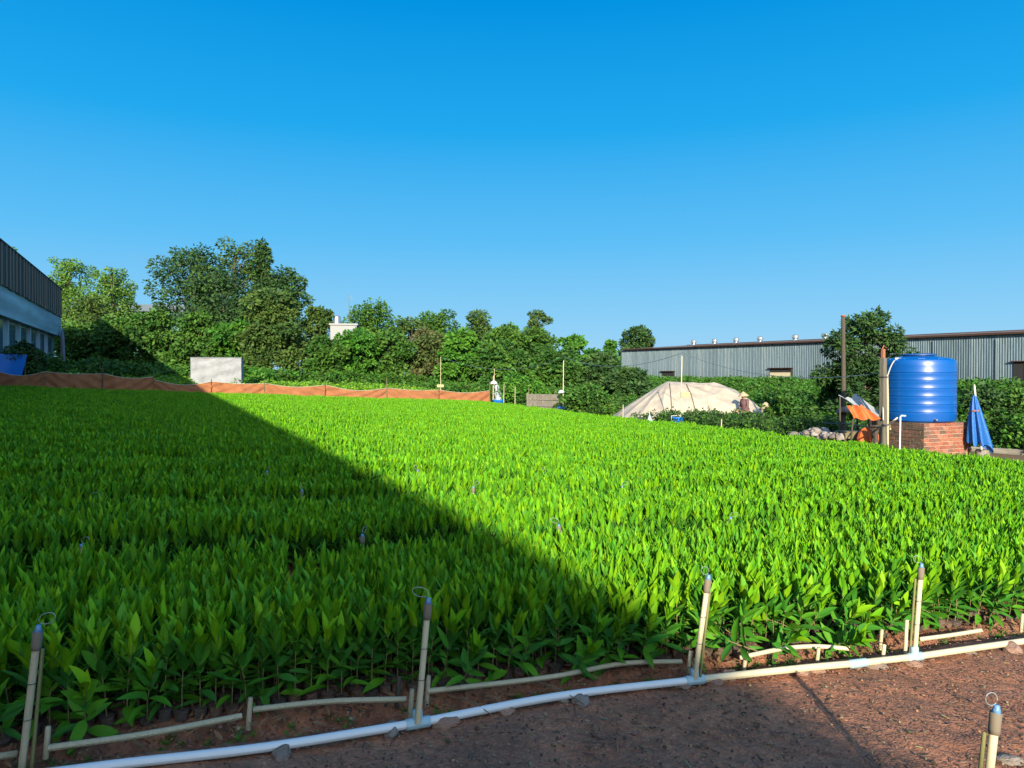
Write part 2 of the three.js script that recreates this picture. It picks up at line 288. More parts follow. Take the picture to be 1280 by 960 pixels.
// ---------------------------------------------------------------- right: grey corrugated warehouse
{
  const A = at(783, 438, 98), B = at(1280, 418, 60), top = 5.05;
  const xa = V(A.x - B.x, 0, A.z - B.z), LEN0 = xa.length(); xa.normalize();
  const za = V().crossVectors(xa, V(0, 1, 0));                                   // out of the wall or into it
  const out = za.dot(V(-1, 0, 1)) > 0 ? 1 : -1, ext = 14, LEN = LEN0 + ext;
  const t = thing('warehouse', 'long grey corrugated metal warehouse with rusty roof edge', 'warehouse', V(B.x - xa.x * ext, 0, B.z - xa.z * ext));
  t.quaternion.setFromRotationMatrix(new THREE.Matrix4().makeBasis(xa, V(0, 1, 0), za));
  const y0 = -1.2, H = top - y0;
  const prof = new GB();                                                         // a sheet one metre wide, five box ribs
  let x = -.5; const zz = [0, .045, .045, 0, 0], xx = [0, .03, .085, .115, .2]; let prev = null;
  for (let k = 0; k < 5; k++) for (let j = 0; j < (k < 4 ? 4 : 5); j++) { const px = x + k * .2 + xx[j] - (j === 4 ? .002 : 0), pz = zz[j] * out; const a = prof.v(px, 0, pz, null, px, 0), b = prof.v(px, H, pz, null, px, 1); if (prev) { prof.t(prev[0], a, prev[1]); prof.t(a, b, prev[1]); } prev = [a, b]; }
  const sheetGeo = toCreasedNormals(prof.build(), .3);
  reseed(31);
  for (let k = 0; k < LEN; k++) { const q = part('wall_sheet', sheetGeo, M.steel[Math.floor(rnd() * 4)], t); q.position.set(k + .5, y0 + rr(-.03, .03), .1 * out + (k % 2) * .006 * out); }
  part('wall', box(LEN, H - .1, .08, LEN / 2, y0 + H / 2, 0), M.steel[3], t);
  part('gable_wall', box(.1, H, 24, LEN, y0 + H / 2, -12 * out), M.steel[0], t); part('gable_wall', box(.1, H, 24, 0, y0 + H / 2, -12 * out), M.steel[0], t); part('wall', box(LEN, H, .1, LEN / 2, y0 + H / 2, -24 * out), M.steel[3], t);
  const rise = .85, roofS = (z0, z1, ya, yb) => sheet(Math.round(LEN), 3, (u, v) => ({ x: -.3 + u * (LEN + .6), y: lerp(ya, yb, v) + .02 * noise(u * 40, v * 3, 7), z: lerp(z0, z1, v) * out, u: u * LEN / 6, w: v * 2 }));
  part('roof', roofS(.55, -12, top + .05, top + rise), M.roof, t); part('roof', roofS(-12, -24.4, top + rise, top + .05), M.roof, t);
  part('gutter', box(LEN + .6, .12, .1, LEN / 2, top - .02, .55 * out), M.fascia, t);
  part('ridge_cap', box(LEN + .6, .06, .5, LEN / 2, top + rise + .03, -12 * out), M.fascia, t);
  // turbine vents on the ridge, placed by where they break the roof line
  const ball = new THREE.LatheGeometry([[.02, 1.05], [.34, 1.0], [.52, .85], [.60, .62], [.54, .42], [.42, .3]].map(q => new THREE.Vector2(...q)), 20), stemG = cyl(.36, .42, .5, 0, -.18, 0, 16), fin = box(.03, .5, .12, .57, .64, 0);
  const ro = V(-za.x * 12 * out, 0, -za.z * 12 * out);
  for (const px of [867, 893, 920, 950, 994, 1031]) {
    // solve along the ridge for the given column
    const O = V().copy(t.position).add(ro), k = (px - 640) / F; const q = (k * -O.z - O.x) / (xa.x + k * xa.z);
    const v = thing('roof_vent', 'round silver turbine vent on the ridge of the grey warehouse', 'roof vent', V(O.x + xa.x * q, top + rise, O.z + xa.z * q), 0, 'turbine vents along the warehouse roof');
    v.scale.setScalar(.7); part('collar', stemG, M.zinc, v); part('turbine', ball, M.zinc, v); for (let j = 0; j < 12; j++) { const f = part('fin', fin, M.zinc, v); f.rotation.y = j * Math.PI / 6; }
  }
  const along = px => { const k = (px - 640) / F, O = t.position; return (k * -O.z - O.x) / (xa.x + k * xa.z); };
  for (const [p0, p1, yt, hh] of [[964, 991, 2.35, 1.1], [829, 844, 2.1, .55], [1268, 1284, 2.7, 1.6]]) {
    const a = along(p1), b = along(p0), w = b - a, c = (a + b) / 2;
    const win = part('window', box(w, hh, .1, c, yt - hh / 2, .16 * out), M.dark, t); part('hood', box(w + .3, .07, .4, c, yt + .06, .3 * out), M.fascia, win); part('frame', box(.09, hh, .05, a + .05, yt - hh / 2, .235 * out), M.fascia, win);
    if (p0 > 900 && p0 < 1200) part('shutter', box(w - .12, hh * .62, .04, c + .05, yt - hh * .68, .235 * out), M.creamOldShade, win);
  }
  for (const px of [1090, 1168, 1247]) part('downpipe', cyl(.04, .04, H - .4, along(px), y0, .26 * out, 8), M.steel[2], t);
}

// ---------------------------------------------------------------- seedlings
const GREENS = [[.100, .285, .007], [.078, .250, .009], [.122, .312, .007], [.054, .208, .013], [.142, .322, .007], [.080, .252, .017]];
// lower mature blades: deeper green than the tips, with bed shade put into the colour
const MATURE_SHADED = [[.046, .175, .013], [.036, .150, .015], [.060, .200, .012], [.030, .125, .018], [.068, .205, .012], [.040, .155, .020]];
const pick = a => a[Math.floor(rnd() * a.length)];
const tint = (c, k) => { const a = 1 + rr(-k, k), b = 1 + rr(-k, k); return [c[0] * a * b, c[1] * a, c[2] * a]; };
function leafPlan(h, lush = 1, low = .26, extra = 0) {                                        // where the blades of one seedling sit
  const out = [], n = 13 + extra + Math.floor(rnd() * 3), a0 = rr(0, 6.28), lx = rr(-.05, .05), lz = rr(-.05, .05);
  const stemAt = f => V(lx * f * f, h * .82 * f, lz * f * f);
  for (let k = 0; k < n; k++) {
    const f = lerp(low, 1, Math.pow(k / (n - 1), .72)), az = a0 + k * 2.4 + rr(-.35, .35), up = lerp(low < .2 ? 1.6 : 1.25, .24, smooth(low < .2 ? .1 : .26, .88, f)) + rr(-.2, .2);
    const dir = V(Math.sin(up) * Math.cos(az), Math.cos(up), Math.sin(up) * Math.sin(az)), nrm = V(-Math.cos(up) * Math.cos(az), Math.sin(up), -Math.cos(up) * Math.sin(az));
    const tw = rr(-.5, .5), side = V().crossVectors(dir, nrm); nrm.multiplyScalar(Math.cos(tw)).addScaledVector(side, Math.sin(tw)).normalize();
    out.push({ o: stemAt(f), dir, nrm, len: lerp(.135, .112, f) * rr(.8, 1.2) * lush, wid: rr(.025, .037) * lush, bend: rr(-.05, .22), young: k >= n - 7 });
  }
  return { leaves: out, stem: [V(0, 0, 0), stemAt(.35), stemAt(.7), stemAt(1)] };
}
const BEDS = [[3.66, 5.14], [6.02, 7.12], [8.02, 8.72], [9.64, 10.84], [11.76, 12.46], [13.34, 14.44]];
for (let p = 15.32; p < 41.8; p += 1.94) BEDS.push([p, p + 1.08]);
const S_RIGHT = 15.3, S_LEFT = -10.5;
const inView = (X, D, m) => D > 1 && X > -.687 * D - m && X < .687 * D + m;
const tall = (s, p) => .92 + .2 * fbm(s * .9, p * .9, 3, 301);
{
  // patches of 6 x 6 potted seedlings, the mass of the field
  reseed(501); const STEP = .06, variants = [];
  for (let v = 0; v < 9; v++) {
    const b = new GB(); const stemCol = [.13, .12, .045];
    for (let i = 0; i < 6; i++) for (let j = 0; j < 6; j++) {
      const h = rr(.37, .47), pl = leafPlan(h, 1.04), o = V((i - 2.5) * STEP + rr(-.016, .016), 0, (j - 2.5) * STEP + rr(-.016, .016)), tone = pick(GREENS);
      b.rod(pl.stem.map(q => V().addVectors(q, o)), .0028, .0018, 3, stemCol);
      for (const l of pl.leaves) b.leaf(V().addVectors(l.o, o), l.dir, l.nrm, l.len, l.wid, l.bend, tint(!l.young ? pick(MATURE_SHADED) : rnd() < .6 ? tone : pick(GREENS), .18));
    }
    variants.push(b.build());
  }
  const lists = variants.map(() => []);
  const W = 6 * STEP, m4 = new THREE.Matrix4(), q4 = new THREE.Quaternion(), Y = V(0, 1, 0);
  BEDS.forEach(([p0, p1], bi) => {
    const a = bi === 0 ? p0 + .196 : p0, n = Math.max(1, Math.round((p1 - a) / W)), w = (p1 - a) / n;
    for (let j = 0; j < n; j++) for (let s = S_LEFT; s < S_RIGHT + .6 * (noise(p0, 3, 8) - .5); s += W) {
      const pp = a + (j + .5) * w, [X, D] = toXD(s, pp); if (!inView(X, D, 2.2 + .06 * D)) continue;
      if (j === n - 1 && rnd() < .03) continue;
      const v = Math.floor(rnd() * variants.length), k = tall(s, pp) * rr(.95, 1.05);
      q4.setFromAxisAngle(Y, BED + Math.floor(rnd() * 4) * Math.PI / 2);
      m4.compose(SP(s + rr(-.012, .012), pp + rr(-.015, .015), .0), q4, V(.97 * w / W, k * (j === n - 1 ? 1.04 : 1), .97 * w / W)); lists[v].push(m4.clone());
    }
  });
  const root = new THREE.Group(); root.name = 'seedling_mass'; root.userData = { kind: 'stuff', label: 'dense rows of bright green tree seedlings filling the nursery field', category: 'seedlings' }; scene.add(root);
  variants.forEach((g, v) => { const im = shadows(new THREE.InstancedMesh(g, M.leaf, lists[v].length)); im.name = 'seedlings'; im.userData.kind = 'stuff'; lists[v].forEach((mm, i) => im.setMatrixAt(i, mm)); root.add(im); });
  console.log('patches', lists.reduce((a, l) => a + l.length, 0));
}
{
  // the front three rows, one by one: pot, stem and each blade
  reseed(733);
  const shapes = []; for (let k = 0; k < 4; k++) { for (const c of [...GREENS, ...MATURE_SHADED]) { const b = new GB(); b.leaf(V(0, 0, 0), V(0, 1, 0), V(0, 0, 1), 1, .26 + .03 * k, .02 + .06 * k, tint(c, .1), 5); shapes.push(b.build()); } }
  const potG = [0, 1, 2].map(k => { const g = new THREE.CylinderGeometry(.031, .027, .1, 9, 3); const p = g.attributes.position; for (let i = 0; i < p.count; i++) { const n = 1 + .22 * (noise(p.getX(i) * 60 + k * 9, p.getY(i) * 40 + p.getZ(i) * 60, k) - .5); p.setX(i, p.getX(i) * n); p.setZ(i, p.getZ(i) * n); } g.computeVertexNormals(); g.translate(0, .05, 0); return g; });
  const protos = [];
  for (let k = 0; k < 14; k++) {
    const root = new THREE.Group(), h = rr(.34, .44), pl = leafPlan(h, 1.06, .13, 3);
    part('pot', potG[k % 3], M.pot[k % 4], root);
    part('stem', rodGeo(pl.stem.map(q => V(q.x, q.y + .085, q.z)), .003, .0018, 5), M.stem, root);
    const base = Math.floor(rnd() * 6);
    for (const l of pl.leaves) {
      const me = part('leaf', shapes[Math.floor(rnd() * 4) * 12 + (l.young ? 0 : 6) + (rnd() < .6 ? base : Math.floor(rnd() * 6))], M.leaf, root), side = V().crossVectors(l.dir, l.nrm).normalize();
      me.quaternion.setFromRotationMatrix(new THREE.Matrix4().makeBasis(side, l.dir, V().crossVectors(side, l.dir)));
      me.position.copy(l.o).y += .085; me.scale.set(l.len * .95, l.len, l.len);
    }
    protos.push(root);
  }
  const ROW = ['outermost row', 'second row', 'third row'];
  const SPAN = [[-.71, 'before the first riser'], [.99, 'between the first riser and the tee riser'], [2.67, 'between the tee riser and the shadow edge riser'], [4.47, 'between the shadow edge riser and the sunlit riser'], [99, 'beyond the sunlit riser']];
  let n = 0;
  for (let r = 0; r < 3; r++) for (let s = -1.05 - r * .02; s < 5.85; s += .072 + (r === 2 ? .006 : 0)) {
    if (n >= 276) break;
    const o = protos[Math.floor(rnd() * 14)].clone(); o.name = numbered('tree_seedling');
    const span = SPAN.find(q => s < q[0])[1]; o.userData = { label: `potted green seedling, ${ROW[r]}, ${span}`, category: 'seedling', group: `${ROW[r]} of seedlings ${span}` };
    const k = tall(s, 3.7) * rr(.92, 1.06);
    o.position.copy(SP(s + rr(-.012, .012), 3.66 + r * .072 + rr(-.014, .014), rr(-.075, -.04))); o.rotation.set(0, rr(0, 6.28), 0); o.scale.set(1, k, 1);
    if (r === 0) { const lean = rr(-.05, .3) * (rnd() < .25 ? 1.6 : .6) + (rnd() < (s > 2 ? .4 : .16) ? rr(.15, .75) : 0); o.rotateOnWorldAxis(V(US, 0, -UD), lean); }
    scene.add(o); n++;
  }
  // seedlings that have toppled out over the pipe
  for (const [px, py, yaw, lean, lab] of [[905, 838, -2.2, 1.15, 'seedling toppled over the white pipe in the sun'], [962, 826, -1.2, 1.2, 'seedling fallen flat beside the sunlit pipe'], [1080, 806, -2.0, .95, 'seedling leaning out of the bed between two stakes'], [120, 905, -1.4, .8, 'shaded seedling sagging over the thin rail'], [410, 868, -2.6, .9, 'shaded seedling bent sideways out of the front row'], ...[[880, 812, -1.8, .9], [935, 812, -1.3, 1.0], [985, 806, -1.9, .95], [1010, 802, -1.2, 1.1], [1050, 798, -1.7, .85], [1105, 796, -1.4, 1.0], [1165, 788, -1.9, .95], [1190, 786, -1.3, 1.1], [1215, 780, -1.6, .9], [1250, 778, -1.4, 1.0], [840, 812, -1.5, .9], [800, 818, -1.9, .8]].map(q => [...q, 'seedling sagging out of the sunlit front row towards the pipe'])]) {
    const o = protos[Math.floor(rnd() * 14)].clone(); o.children.filter(c => c.name === 'pot').forEach(c => o.remove(c)); o.name = numbered('tree_seedling'); o.userData = { label: lab, category: 'seedling' }; if (lab.startsWith('seedling sagging')) o.userData.group = 'sagging sunlit seedlings';
    const P = hit(px, py); o.position.copy(P); o.position.y += .035; o.rotation.set(0, yaw, 0); o.rotateX(lean); o.scale.set(1.15, 1.15, 1.15); scene.add(o);
  }
}

// ---------------------------------------------------------------- pipes, risers, rails, stakes and stones along the front bed
const PIPE = [[-160, 997], [135, 957], [320, 936], [510, 906], [705, 869], [868, 850], [960, 839], [1072, 829], [1143, 821], [1260, 804], [1420, 783]];
const pipeAt = (px, h = .03) => { let k = 0; while (k < PIPE.length - 2 && px > PIPE[k + 1][0]) k++; const [a, b] = [PIPE[k], PIPE[k + 1]]; return hit(px, lerp(a[1], b[1], (px - a[0]) / (b[0] - a[0])), h); };
{
  const t = thing('water_pipe', 'white plastic water pipe laid along the front of the seedling bed', 'pipe');
  const xs = [-120, 130, 330, 522, 700, 868, 1000, 1072, 1143, 1215, 1290, 1400], hs = [.025, .028, .03, .03, .035, .035, .04, .04, .04, .04, .04, .04];
  const pts = xs.map((x, i) => { const q = pipeAt(x, hs[i]); return q; });
  for (const [a, b] of [[0, 3], [3, 5], [5, 7], [7, 8], [8, 11]]) { const seg = pts.slice(a, b + 1).map(q => q.clone()); part('pipe_length', rodGeo(curve(seg, 24), .0195, .0195, 14), b > 5 ? M.cream : M.pvc, t); }  // sunlit lengths take cream instead of white, sun warmth put into the colour
  for (const i of [3, 5, 8]) { const d = V().subVectors(pts[i + 1], pts[i - 1]).normalize(); const te = part('tee_fitting', rodGeo([V().copy(pts[i]).addScaledVector(d, -.055), V().copy(pts[i]).addScaledVector(d, .055)], .0255, .0255, 14), M.pvcBlue, t); part('tee_socket', rodGeo([pts[i], V(pts[i].x, pts[i].y + .06, pts[i].z)], .0235, .0235, 14), M.pvcBlue, te); }
  { const d = V().subVectors(pts[8], pts[7]).normalize(); part('coupling', rodGeo([V().copy(pts[7]).addScaledVector(d, -.06), V().copy(pts[7]).addScaledVector(d, .06)], .0245, .0245, 14), M.pvcBlue, t); }
}
function riserParts(root, lean, h, stakeSide, loopTurn, mat, mini) {
  const top = V(lean, h, 0), a = V(0, 0, 0), P = f => V().lerpVectors(a, top, f), wl = V(1, 0, 0);
  if (!mini) part('riser_pipe', rodGeo([P(0), P(.5), P(.86)], .0138, .0138, 12), mat, root);
  part('sleeve', rodGeo([P(.83), P(.86), P(.955)], .0175, .0190, 12), M.sleeve, root);
  const nz = part('nozzle', rodGeo([P(.95), P(.975), P(.98), P(1)], .0145, .009, 10), M.plug, root);
  const lp = []; for (let k = 0; k <= 24; k++) { const g = Math.PI * 1.08 - k / 24 * 5.9, ex = .036 + .036 * Math.cos(g), ey = .020 + .021 * Math.sin(g) + .22 * ex; lp.push(V(top.x + Math.cos(loopTurn) * ex, top.y + ey, Math.sin(loopTurn) * ex)); }
  part('wire_loop', rodGeo(lp, .0016, .0016, 5), M.wire, nz);
  if (stakeSide) { part('support_stake', rodGeo([V(stakeSide * .026, -.05, -.012), V(lean * .8 + stakeSide * .023, h * .83, -.01)], .008, .007, 6), M.bamboo, root); }
  if (!mini) for (const f of [.35, .6]) { const q = P(f); const g = new THREE.TorusGeometry(.0168, .0016, 5, 12); g.rotateX(Math.PI / 2); g.translate(q.x, q.y, q.z); part('tie', g, M.darkwire, root); }
}
const RIS = [
  [28, .145, .07, 1, 0.15, M.creamOldShade, 'cream sprinkler riser with grey sleeve standing before the thin rail in the shade'],
  [522, .0, .05, 0, 2.9, M.cream, 'cream sprinkler riser with pale wire loop above the shaded pipe tee'],
  [868, .0, .075, 1, 2.4, M.cream, 'cream sprinkler riser at the edge of the building shadow'],
  [1143, .0, .04, -1, 2.7, M.cream, 'cream sprinkler riser in full sun beside a short stake'],
];
for (const [px, off, lean, st, lt, mat, lab] of RIS) { const P = pipeAt(px, .04); if (off) { P.copy(hit(27, 962)); } const t = thing('sprinkler_riser', lab, 'sprinkler', P, 0, 'sprinkler risers along the front pipe'); riserParts(t, lean, .56, st, lt, mat); }
{
  const P = at(1235, 885, 2.47); P.y -= .56; P.x -= .03; P.y = ground(P.x, 2.47) + .0; const t = thing('sprinkler_riser', 'cream sprinkler riser with brown sleeve on the bare sunlit soil', 'sprinkler', P, 0, 'sprinkler risers along the front pipe');
  riserParts(t, .06, .565, -1, 2.6, M.cream);
}
// heads that poke out of the leaves
{
  reseed(91); let first = null;
  for (const [px, py] of [[100, 680], [128, 622], [117, 594], [333, 588], [378, 612], [453, 668], [487, 537], [523, 587], [591, 608], [682, 589], [619, 563], [912, 646], [946, 592], [828, 590], [777, 607], [700, 655], [868, 495 + 50]]) {
    const P = hit(px, py, .40); P.y -= .40;
    const lab = 'sprinkler head with grey sleeve poking out of the seedling leaves';
    if (!first) { first = thing('field_sprinkler', lab, 'sprinkler', P, 0, 'sprinkler heads among the seedlings'); riserParts(first, .01, .40, 0, .4, M.creamOldShade); }
    else dup(first, P, rr(0, 6), lab, 'sprinkler heads among the seedlings');
  }
}
// thin cream rails pegged along the bed edge
{
  const rails = [[[-20, 948], [10, 944], [22, 942], 'short cream rail end left of the first riser'], [[60, 935], [180, 918], [302, 895], 'curved cream rail pegged beside the first riser in the shade'], [[316, 887], [410, 877], [508, 874], 'straight cream rail ending at the shaded tee riser'], [[534, 864], [690, 846], [782, 829], [852, 827], 'long cream rail between the shaded tee and the shadow edge'], [[925, 822], [985, 810], [1022, 808], [1062, 811], 'sunlit cream rail half hidden by leaning seedlings'], [[1150, 799], [1188, 794], [1226, 788], 'sunlit cream rail end behind the riser with the short stake']];
  for (const r of rails) { const lab = r[r.length - 1], pts = r.slice(0, -1).map(q => hit(q[0], q[1], .055)); single('edge_rail', rodGeo(curve(pts, 16), .0135, .0135, 10), lab.includes('sunlit') ? M.cream : M.creamOldShade, lab, 'rail', null, 0, 'rails along the bed edge'); }  // rails out of the sun take a duller cream, shade put into the colour
  const stakes = [[57, 948, .1], [310, 912, .115], [512, 898, .11], [496, 884, .12, 1], [533, 882, .12], [860, 842, .1], [1131, 821, .2], [1021, 830, .07], [1100, 812, .1], [1103, 826, .07], [1276, 790, .1], [930, 838, .08]];
  const labs = ['short peg at the end of the curved rail by the first riser', 'short peg where two shaded rails meet', 'cream peg at the foot of the shaded tee riser', 'thin dark peg just before the shaded tee riser', 'short peg holding the long rail beyond the tee riser', 'dark peg at the end of the long rail by the shadow edge', 'tall cream peg leaning against the sunlit riser', 'small cream peg behind the pipe among fallen seedlings', 'short cream peg in the sunlit bed edge', 'low peg by the pipe coupling', 'peg at the bed edge near the last stones', 'peg under the toppled seedling'];
  stakes.forEach(([px, py, h, dk], i) => { const P = hit(px, py, -.02); single('edge_peg', rodGeo([V(0, 0, 0), V(.012, h + .03, 0)], .012, .011, 8), dk ? M.oldwood : i % 3 ? M.creamOldShade : M.cream, labs[i], 'peg', P, 0, 'pegs along the bed edge'); });
}
{
  // fallen brown leaves and sprigs of weed in the ditch by the pots
  reseed(655); const dry = new GB(); dry.leaf(V(-.04, 0, 0), V(1, 0, 0), V(0, 1, 0), .085, .026, -.25, [.20, .115, .06], 4); const dg = dry.build();
  const sprig = new GB(); for (let k = 0; k < 9; k++) { const a = k * 2.4, e = rr(.3, 1.2); sprig.leaf(V(0, 0, 0), V(Math.cos(a) * Math.sin(e), Math.cos(e), Math.sin(a) * Math.sin(e)), V(-Math.cos(a) * Math.cos(e), Math.sin(e), -Math.sin(a) * Math.cos(e)), rr(.03, .06), .008, .3, tint(pick(MATURE_SHADED), .2), 3); } const sg = sprig.build();
  for (const [name, geo, n, lab] of [['fallen_leaves', dg, 900, 'dry brown leaves fallen between the pots and the pipe'], ['ditch_weeds', sg, 260, 'tiny green weeds sprouting between the pots and the pipe']]) {
    const im = shadows(new THREE.InstancedMesh(geo, M.leaf, n)), m = new THREE.Matrix4(), q = new THREE.Quaternion(), e = new THREE.Euler(), leafy = name === 'fallen_leaves';
    for (let i = 0; i < n; i++) { const p = leafy ? 3.36 + .38 * Math.pow(rnd(), .6) : rr(3.33, 3.62), [X, D] = toXD(rr(-1.3, 6.4), p); e.set(leafy ? rr(-.6, .6) : 0, rr(0, 6.28), leafy ? rr(-.6, .6) : 0); q.setFromEuler(e); const k = leafy ? rr(.4, .85) : rr(.6, 1.2); m.compose(G(X, D, leafy ? rr(-.02, .03) : -.04), q, V(k, k, k)); im.setMatrixAt(i, m); }
    im.name = name; im.userData = { kind: 'stuff', label: lab, category: leafy ? 'leaves' : 'weeds' }; scene.add(im);
  }
}
{
  reseed(411);
  const st = [[352, 944, .055], [490, 914, .06], [556, 906, .058], [632, 889, .056], [700, 876, .05], [726, 878, .062], [852, 858, .055], [890, 855, .06], [910, 848, .065], [1066, 833, .05], [1094, 834, .06], [1000, 842, .05], [1018, 840, .055], [1140, 831, .055], [1212, 818, .05], [1266, 814, .075], [1282, 806, .06], [1262, 952, .05]];
  const lab = ['flat pinkish stone under the shaded pipe', 'rounded grey pink stone before the tee', 'angular reddish stone just past the tee', 'brick coloured chunk under the middle of the shaded pipe', 'small grey stone beside the shaded pipe', 'pale grey stone leaning on the shaded pipe', 'grey stone under the pipe at the shadow edge', 'tall reddish stone beside the riser at the shadow edge', 'broad reddish stone under the toppled seedling', 'dark stone at the pipe coupling', 'flat brown stone past the pipe coupling', 'reddish brick chunk under the sunlit pipe', 'second reddish chunk beside the brick chunk', 'red stone under the sunlit riser', 'brown stone under the pipe beyond the sunlit riser', 'large reddish stone at the far end of the pipe', 'reddish stone behind the large end stone', 'grey stone on bare soil beside the riser'];
  st.forEach(([px, py, r], i) => { const P = hit(px, py); P.y += r * .12; single('stone', rock(r * .85, rr(.95, 1.35), rr(.5, .75), rr(.75, 1), i + 3), M.rock[[1, 3, 0, 2, 3, 3, 1, 0, 2, 1, 1, 2, 0, 0, 1, 2, 0, 3][i]], lab[i], 'stone', P, rr(0, 6), 'stones propping the pipe'); });
}
// litter on the soil: straw, bark crumbs, clods
{
  reseed(611);
  const mk = (name, geo, mat, n, f) => { const im = shadows(new THREE.InstancedMesh(geo, mat, n)), m = new THREE.Matrix4(), q = new THREE.Quaternion(), e = new THREE.Euler(); for (let i = 0; i < n; i++) { let X, D; do { X = rr(-2.6, 5.2); D = rr(2.1, 5.8); } while (toSP(X, D)[1] > 3.64); e.set(rr(-.25, .25), rr(0, 6.28), rr(-.25, .25)); q.setFromEuler(e); const k = f(); m.compose(G(X, D, .004 + .012 * rnd()), q, V(k, k * rr(.6, 1), k)); im.setMatrixAt(i, m); im.setColorAt(i, L(...[[.16, .10, .065], [.26, .18, .11], [.05, .033, .022], [.07, .043, .028], [.18, .10, .065]][Math.floor(rnd() * 5)].map(c => c * rr(.7, 1.2)))); } im.name = name; im.userData = { kind: 'stuff', label: name === 'soil_crumbs' ? 'loose crumbs of reddish soil' : 'straw and bark bits strewn on the soil', category: 'litter' }; scene.add(im); };
  const sl = new THREE.BoxGeometry(.034, .0025, .0035), cr = new THREE.IcosahedronGeometry(.009, 0);
  mk('straw_litter', sl, std(L(1, 1, 1), .9), 6000, () => rr(.25, 1.1)); mk('soil_crumbs', cr, std(L(1, 1, 1), .95), 6500, () => rr(.25, .85) * (rnd() < .05 ? 1.8 : 1));
  // dry twigs by the pipe
  for (const [a, b, lab] of [[[672, 852], [730, 880], 'thin dry twig crossing the shaded pipe'], [[575, 872], [620, 898], 'short dry twig beside the tee'], [[112, 840], [230, 888], 'long dry twig hanging over the curved rail'], [[815, 798], [880, 838], 'dry twig leaning on the riser at the shadow edge']]) { const p = hit(...a, .06), q = hit(...b, .015); single('dry_twig', rodGeo([p, V().lerpVectors(p, q, .5).add(V(0, .02, .01)), q], .0032, .002, 5), M.stake, lab, 'twig'); }
}

// ---------------------------------------------------------------- trees
const TONE = {
  fresh: [[.085, .185, .022], [.068, .158, .020], [.10, .205, .026]], mid: [[.046, .125, .016], [.060, .145, .018], [.036, .105, .016]],
  dark: [[.032, .082, .020], [.042, .098, .022], [.027, .070, .019]], olive: [[.056, .108, .020], [.066, .120, .022], [.045, .094, .019]], vivid: [[.048, .160, .014], [.065, .185, .016], [.036, .130, .014]],
  brown: [[.078, .098, .03], [.070, .105, .028], [.090, .098, .034]],
};
function crownGeo(w, h, opt) {                                          // clumps of leaves round a set of limbs; crown spans y 0..h, width w
  const b = new GB(), lobes = [], n = Math.round((opt.lobes ?? 16) * 1.5);
  for (let k = 0; k < n; k++) {
    const f = (k + .5) / n, y = h * lerp(.06, .93, Math.pow(f, opt.topHeavy ?? .9)), env = opt.shape === 'spire' ? (1.02 - f) : opt.shape === 'fan' ? (.35 + .65 * Math.sin(Math.PI * Math.min(1, f * .75 + .25))) : Math.sqrt(Math.max(.05, 1 - ((f - .42) / .64) ** 2));
    const a = k * 2.4 + rr(-.5, .5), rad = w * .5 * env * rr(.2, .98), r = w * (opt.lobe ?? .2) * .92 * rr(.5, 1.4) * (.6 + .4 * env);
    lobes.push([Math.cos(a) * rad, y, Math.sin(a) * rad, r, r * (opt.flat ?? .72)]);
  }
  const total = Math.round((opt.leaves ?? 3600) * (opt.thin ?? 1.5)), sum = lobes.reduce((s, l) => s + l[3] * l[3], 0), nr = V(), dir = V();
  for (const [lx, ly, lz, r, ry] of lobes) {
    const m = Math.round(total * r * r / sum), tone = opt.tone[Math.floor(rnd() * opt.tone.length)];
    for (let k = 0; k < m; k++) {
      const u = rr(-1, 1), a = rr(0, 6.283), q = Math.sqrt(1 - u * u), sh = Math.pow(rnd(), .38) * (1 + .22 * (noise(a * 2 + lx, u * 3 + ly, 17) - .35));
      nr.set(q * Math.cos(a), u, q * Math.sin(a));
      const P = V(lx + nr.x * r * sh, ly + nr.y * ry * sh, lz + nr.z * r * sh);
      dir.set(nr.x + rr(-.8, .8), nr.y * .5 + rr(-.75, .45), nr.z + rr(-.8, .8)).normalize();
      const nm = V(nr.x * .7 + rr(-.7, .7), .45 + rr(-.5, .5), nr.z * .7 + rr(-.7, .7)); nm.addScaledVector(dir, -nm.dot(dir)).normalize();
      const len = (opt.leaf ?? .26) * 1.22 * rr(.65, 1.3);
      b.kite(P, dir, nm, len, len * (opt.wide ?? .58), tint(tone, .22));
    }
  }
  return [b.build(), lobes];
}
function tree(px, topY, wpx, D, tone, label, opt = {}) {
  const X = (px - 640) / F * D, top = EYE + (470 - topY) / F * D, P = G(X, D), H = top - P.y, w = wpx / F * D, c0 = H * (opt.clear ?? .3);
  reseed(Math.round(px * 31 + topY * 7 + D)); const t = thing(opt.name ?? 'broadleaf_tree', label, opt.category ?? 'tree', P, 0, opt.group ?? 'trees beyond the field');
  const [g, lobes] = crownGeo(w, H - c0, { tone: TONE[tone], ...opt }); g.translate(0, c0, 0);
  const b = new GB(), r = opt.trunk ?? Math.max(.05, H * .012), bx = rr(-.04, .04) * H, bz = rr(-.03, .03) * H, mid = V(bx, H * .55, bz);
  b.rod([V(0, -.15, 0), V(bx * .3, H * .25, bz * .3), mid, V(bx * 1.2, H * .86, bz)], r, r * .3, 7);
  lobes.forEach((l, i) => { if (i % 2 === 0) { const f = clamp((l[1] + c0) / H * .8, .25, .8), s = V(bx * f, H * f, bz * f), e = V(l[0] * .9, l[1] + c0, l[2] * .9); b.rod([s, V().lerpVectors(s, e, .5).add(V(0, .06 * H * .3, 0)), e], r * .4, r * .1, 5); } });
  part('trunk', b.build(), M.bark, t); part('crown', g, M.tree, t); return t;
}
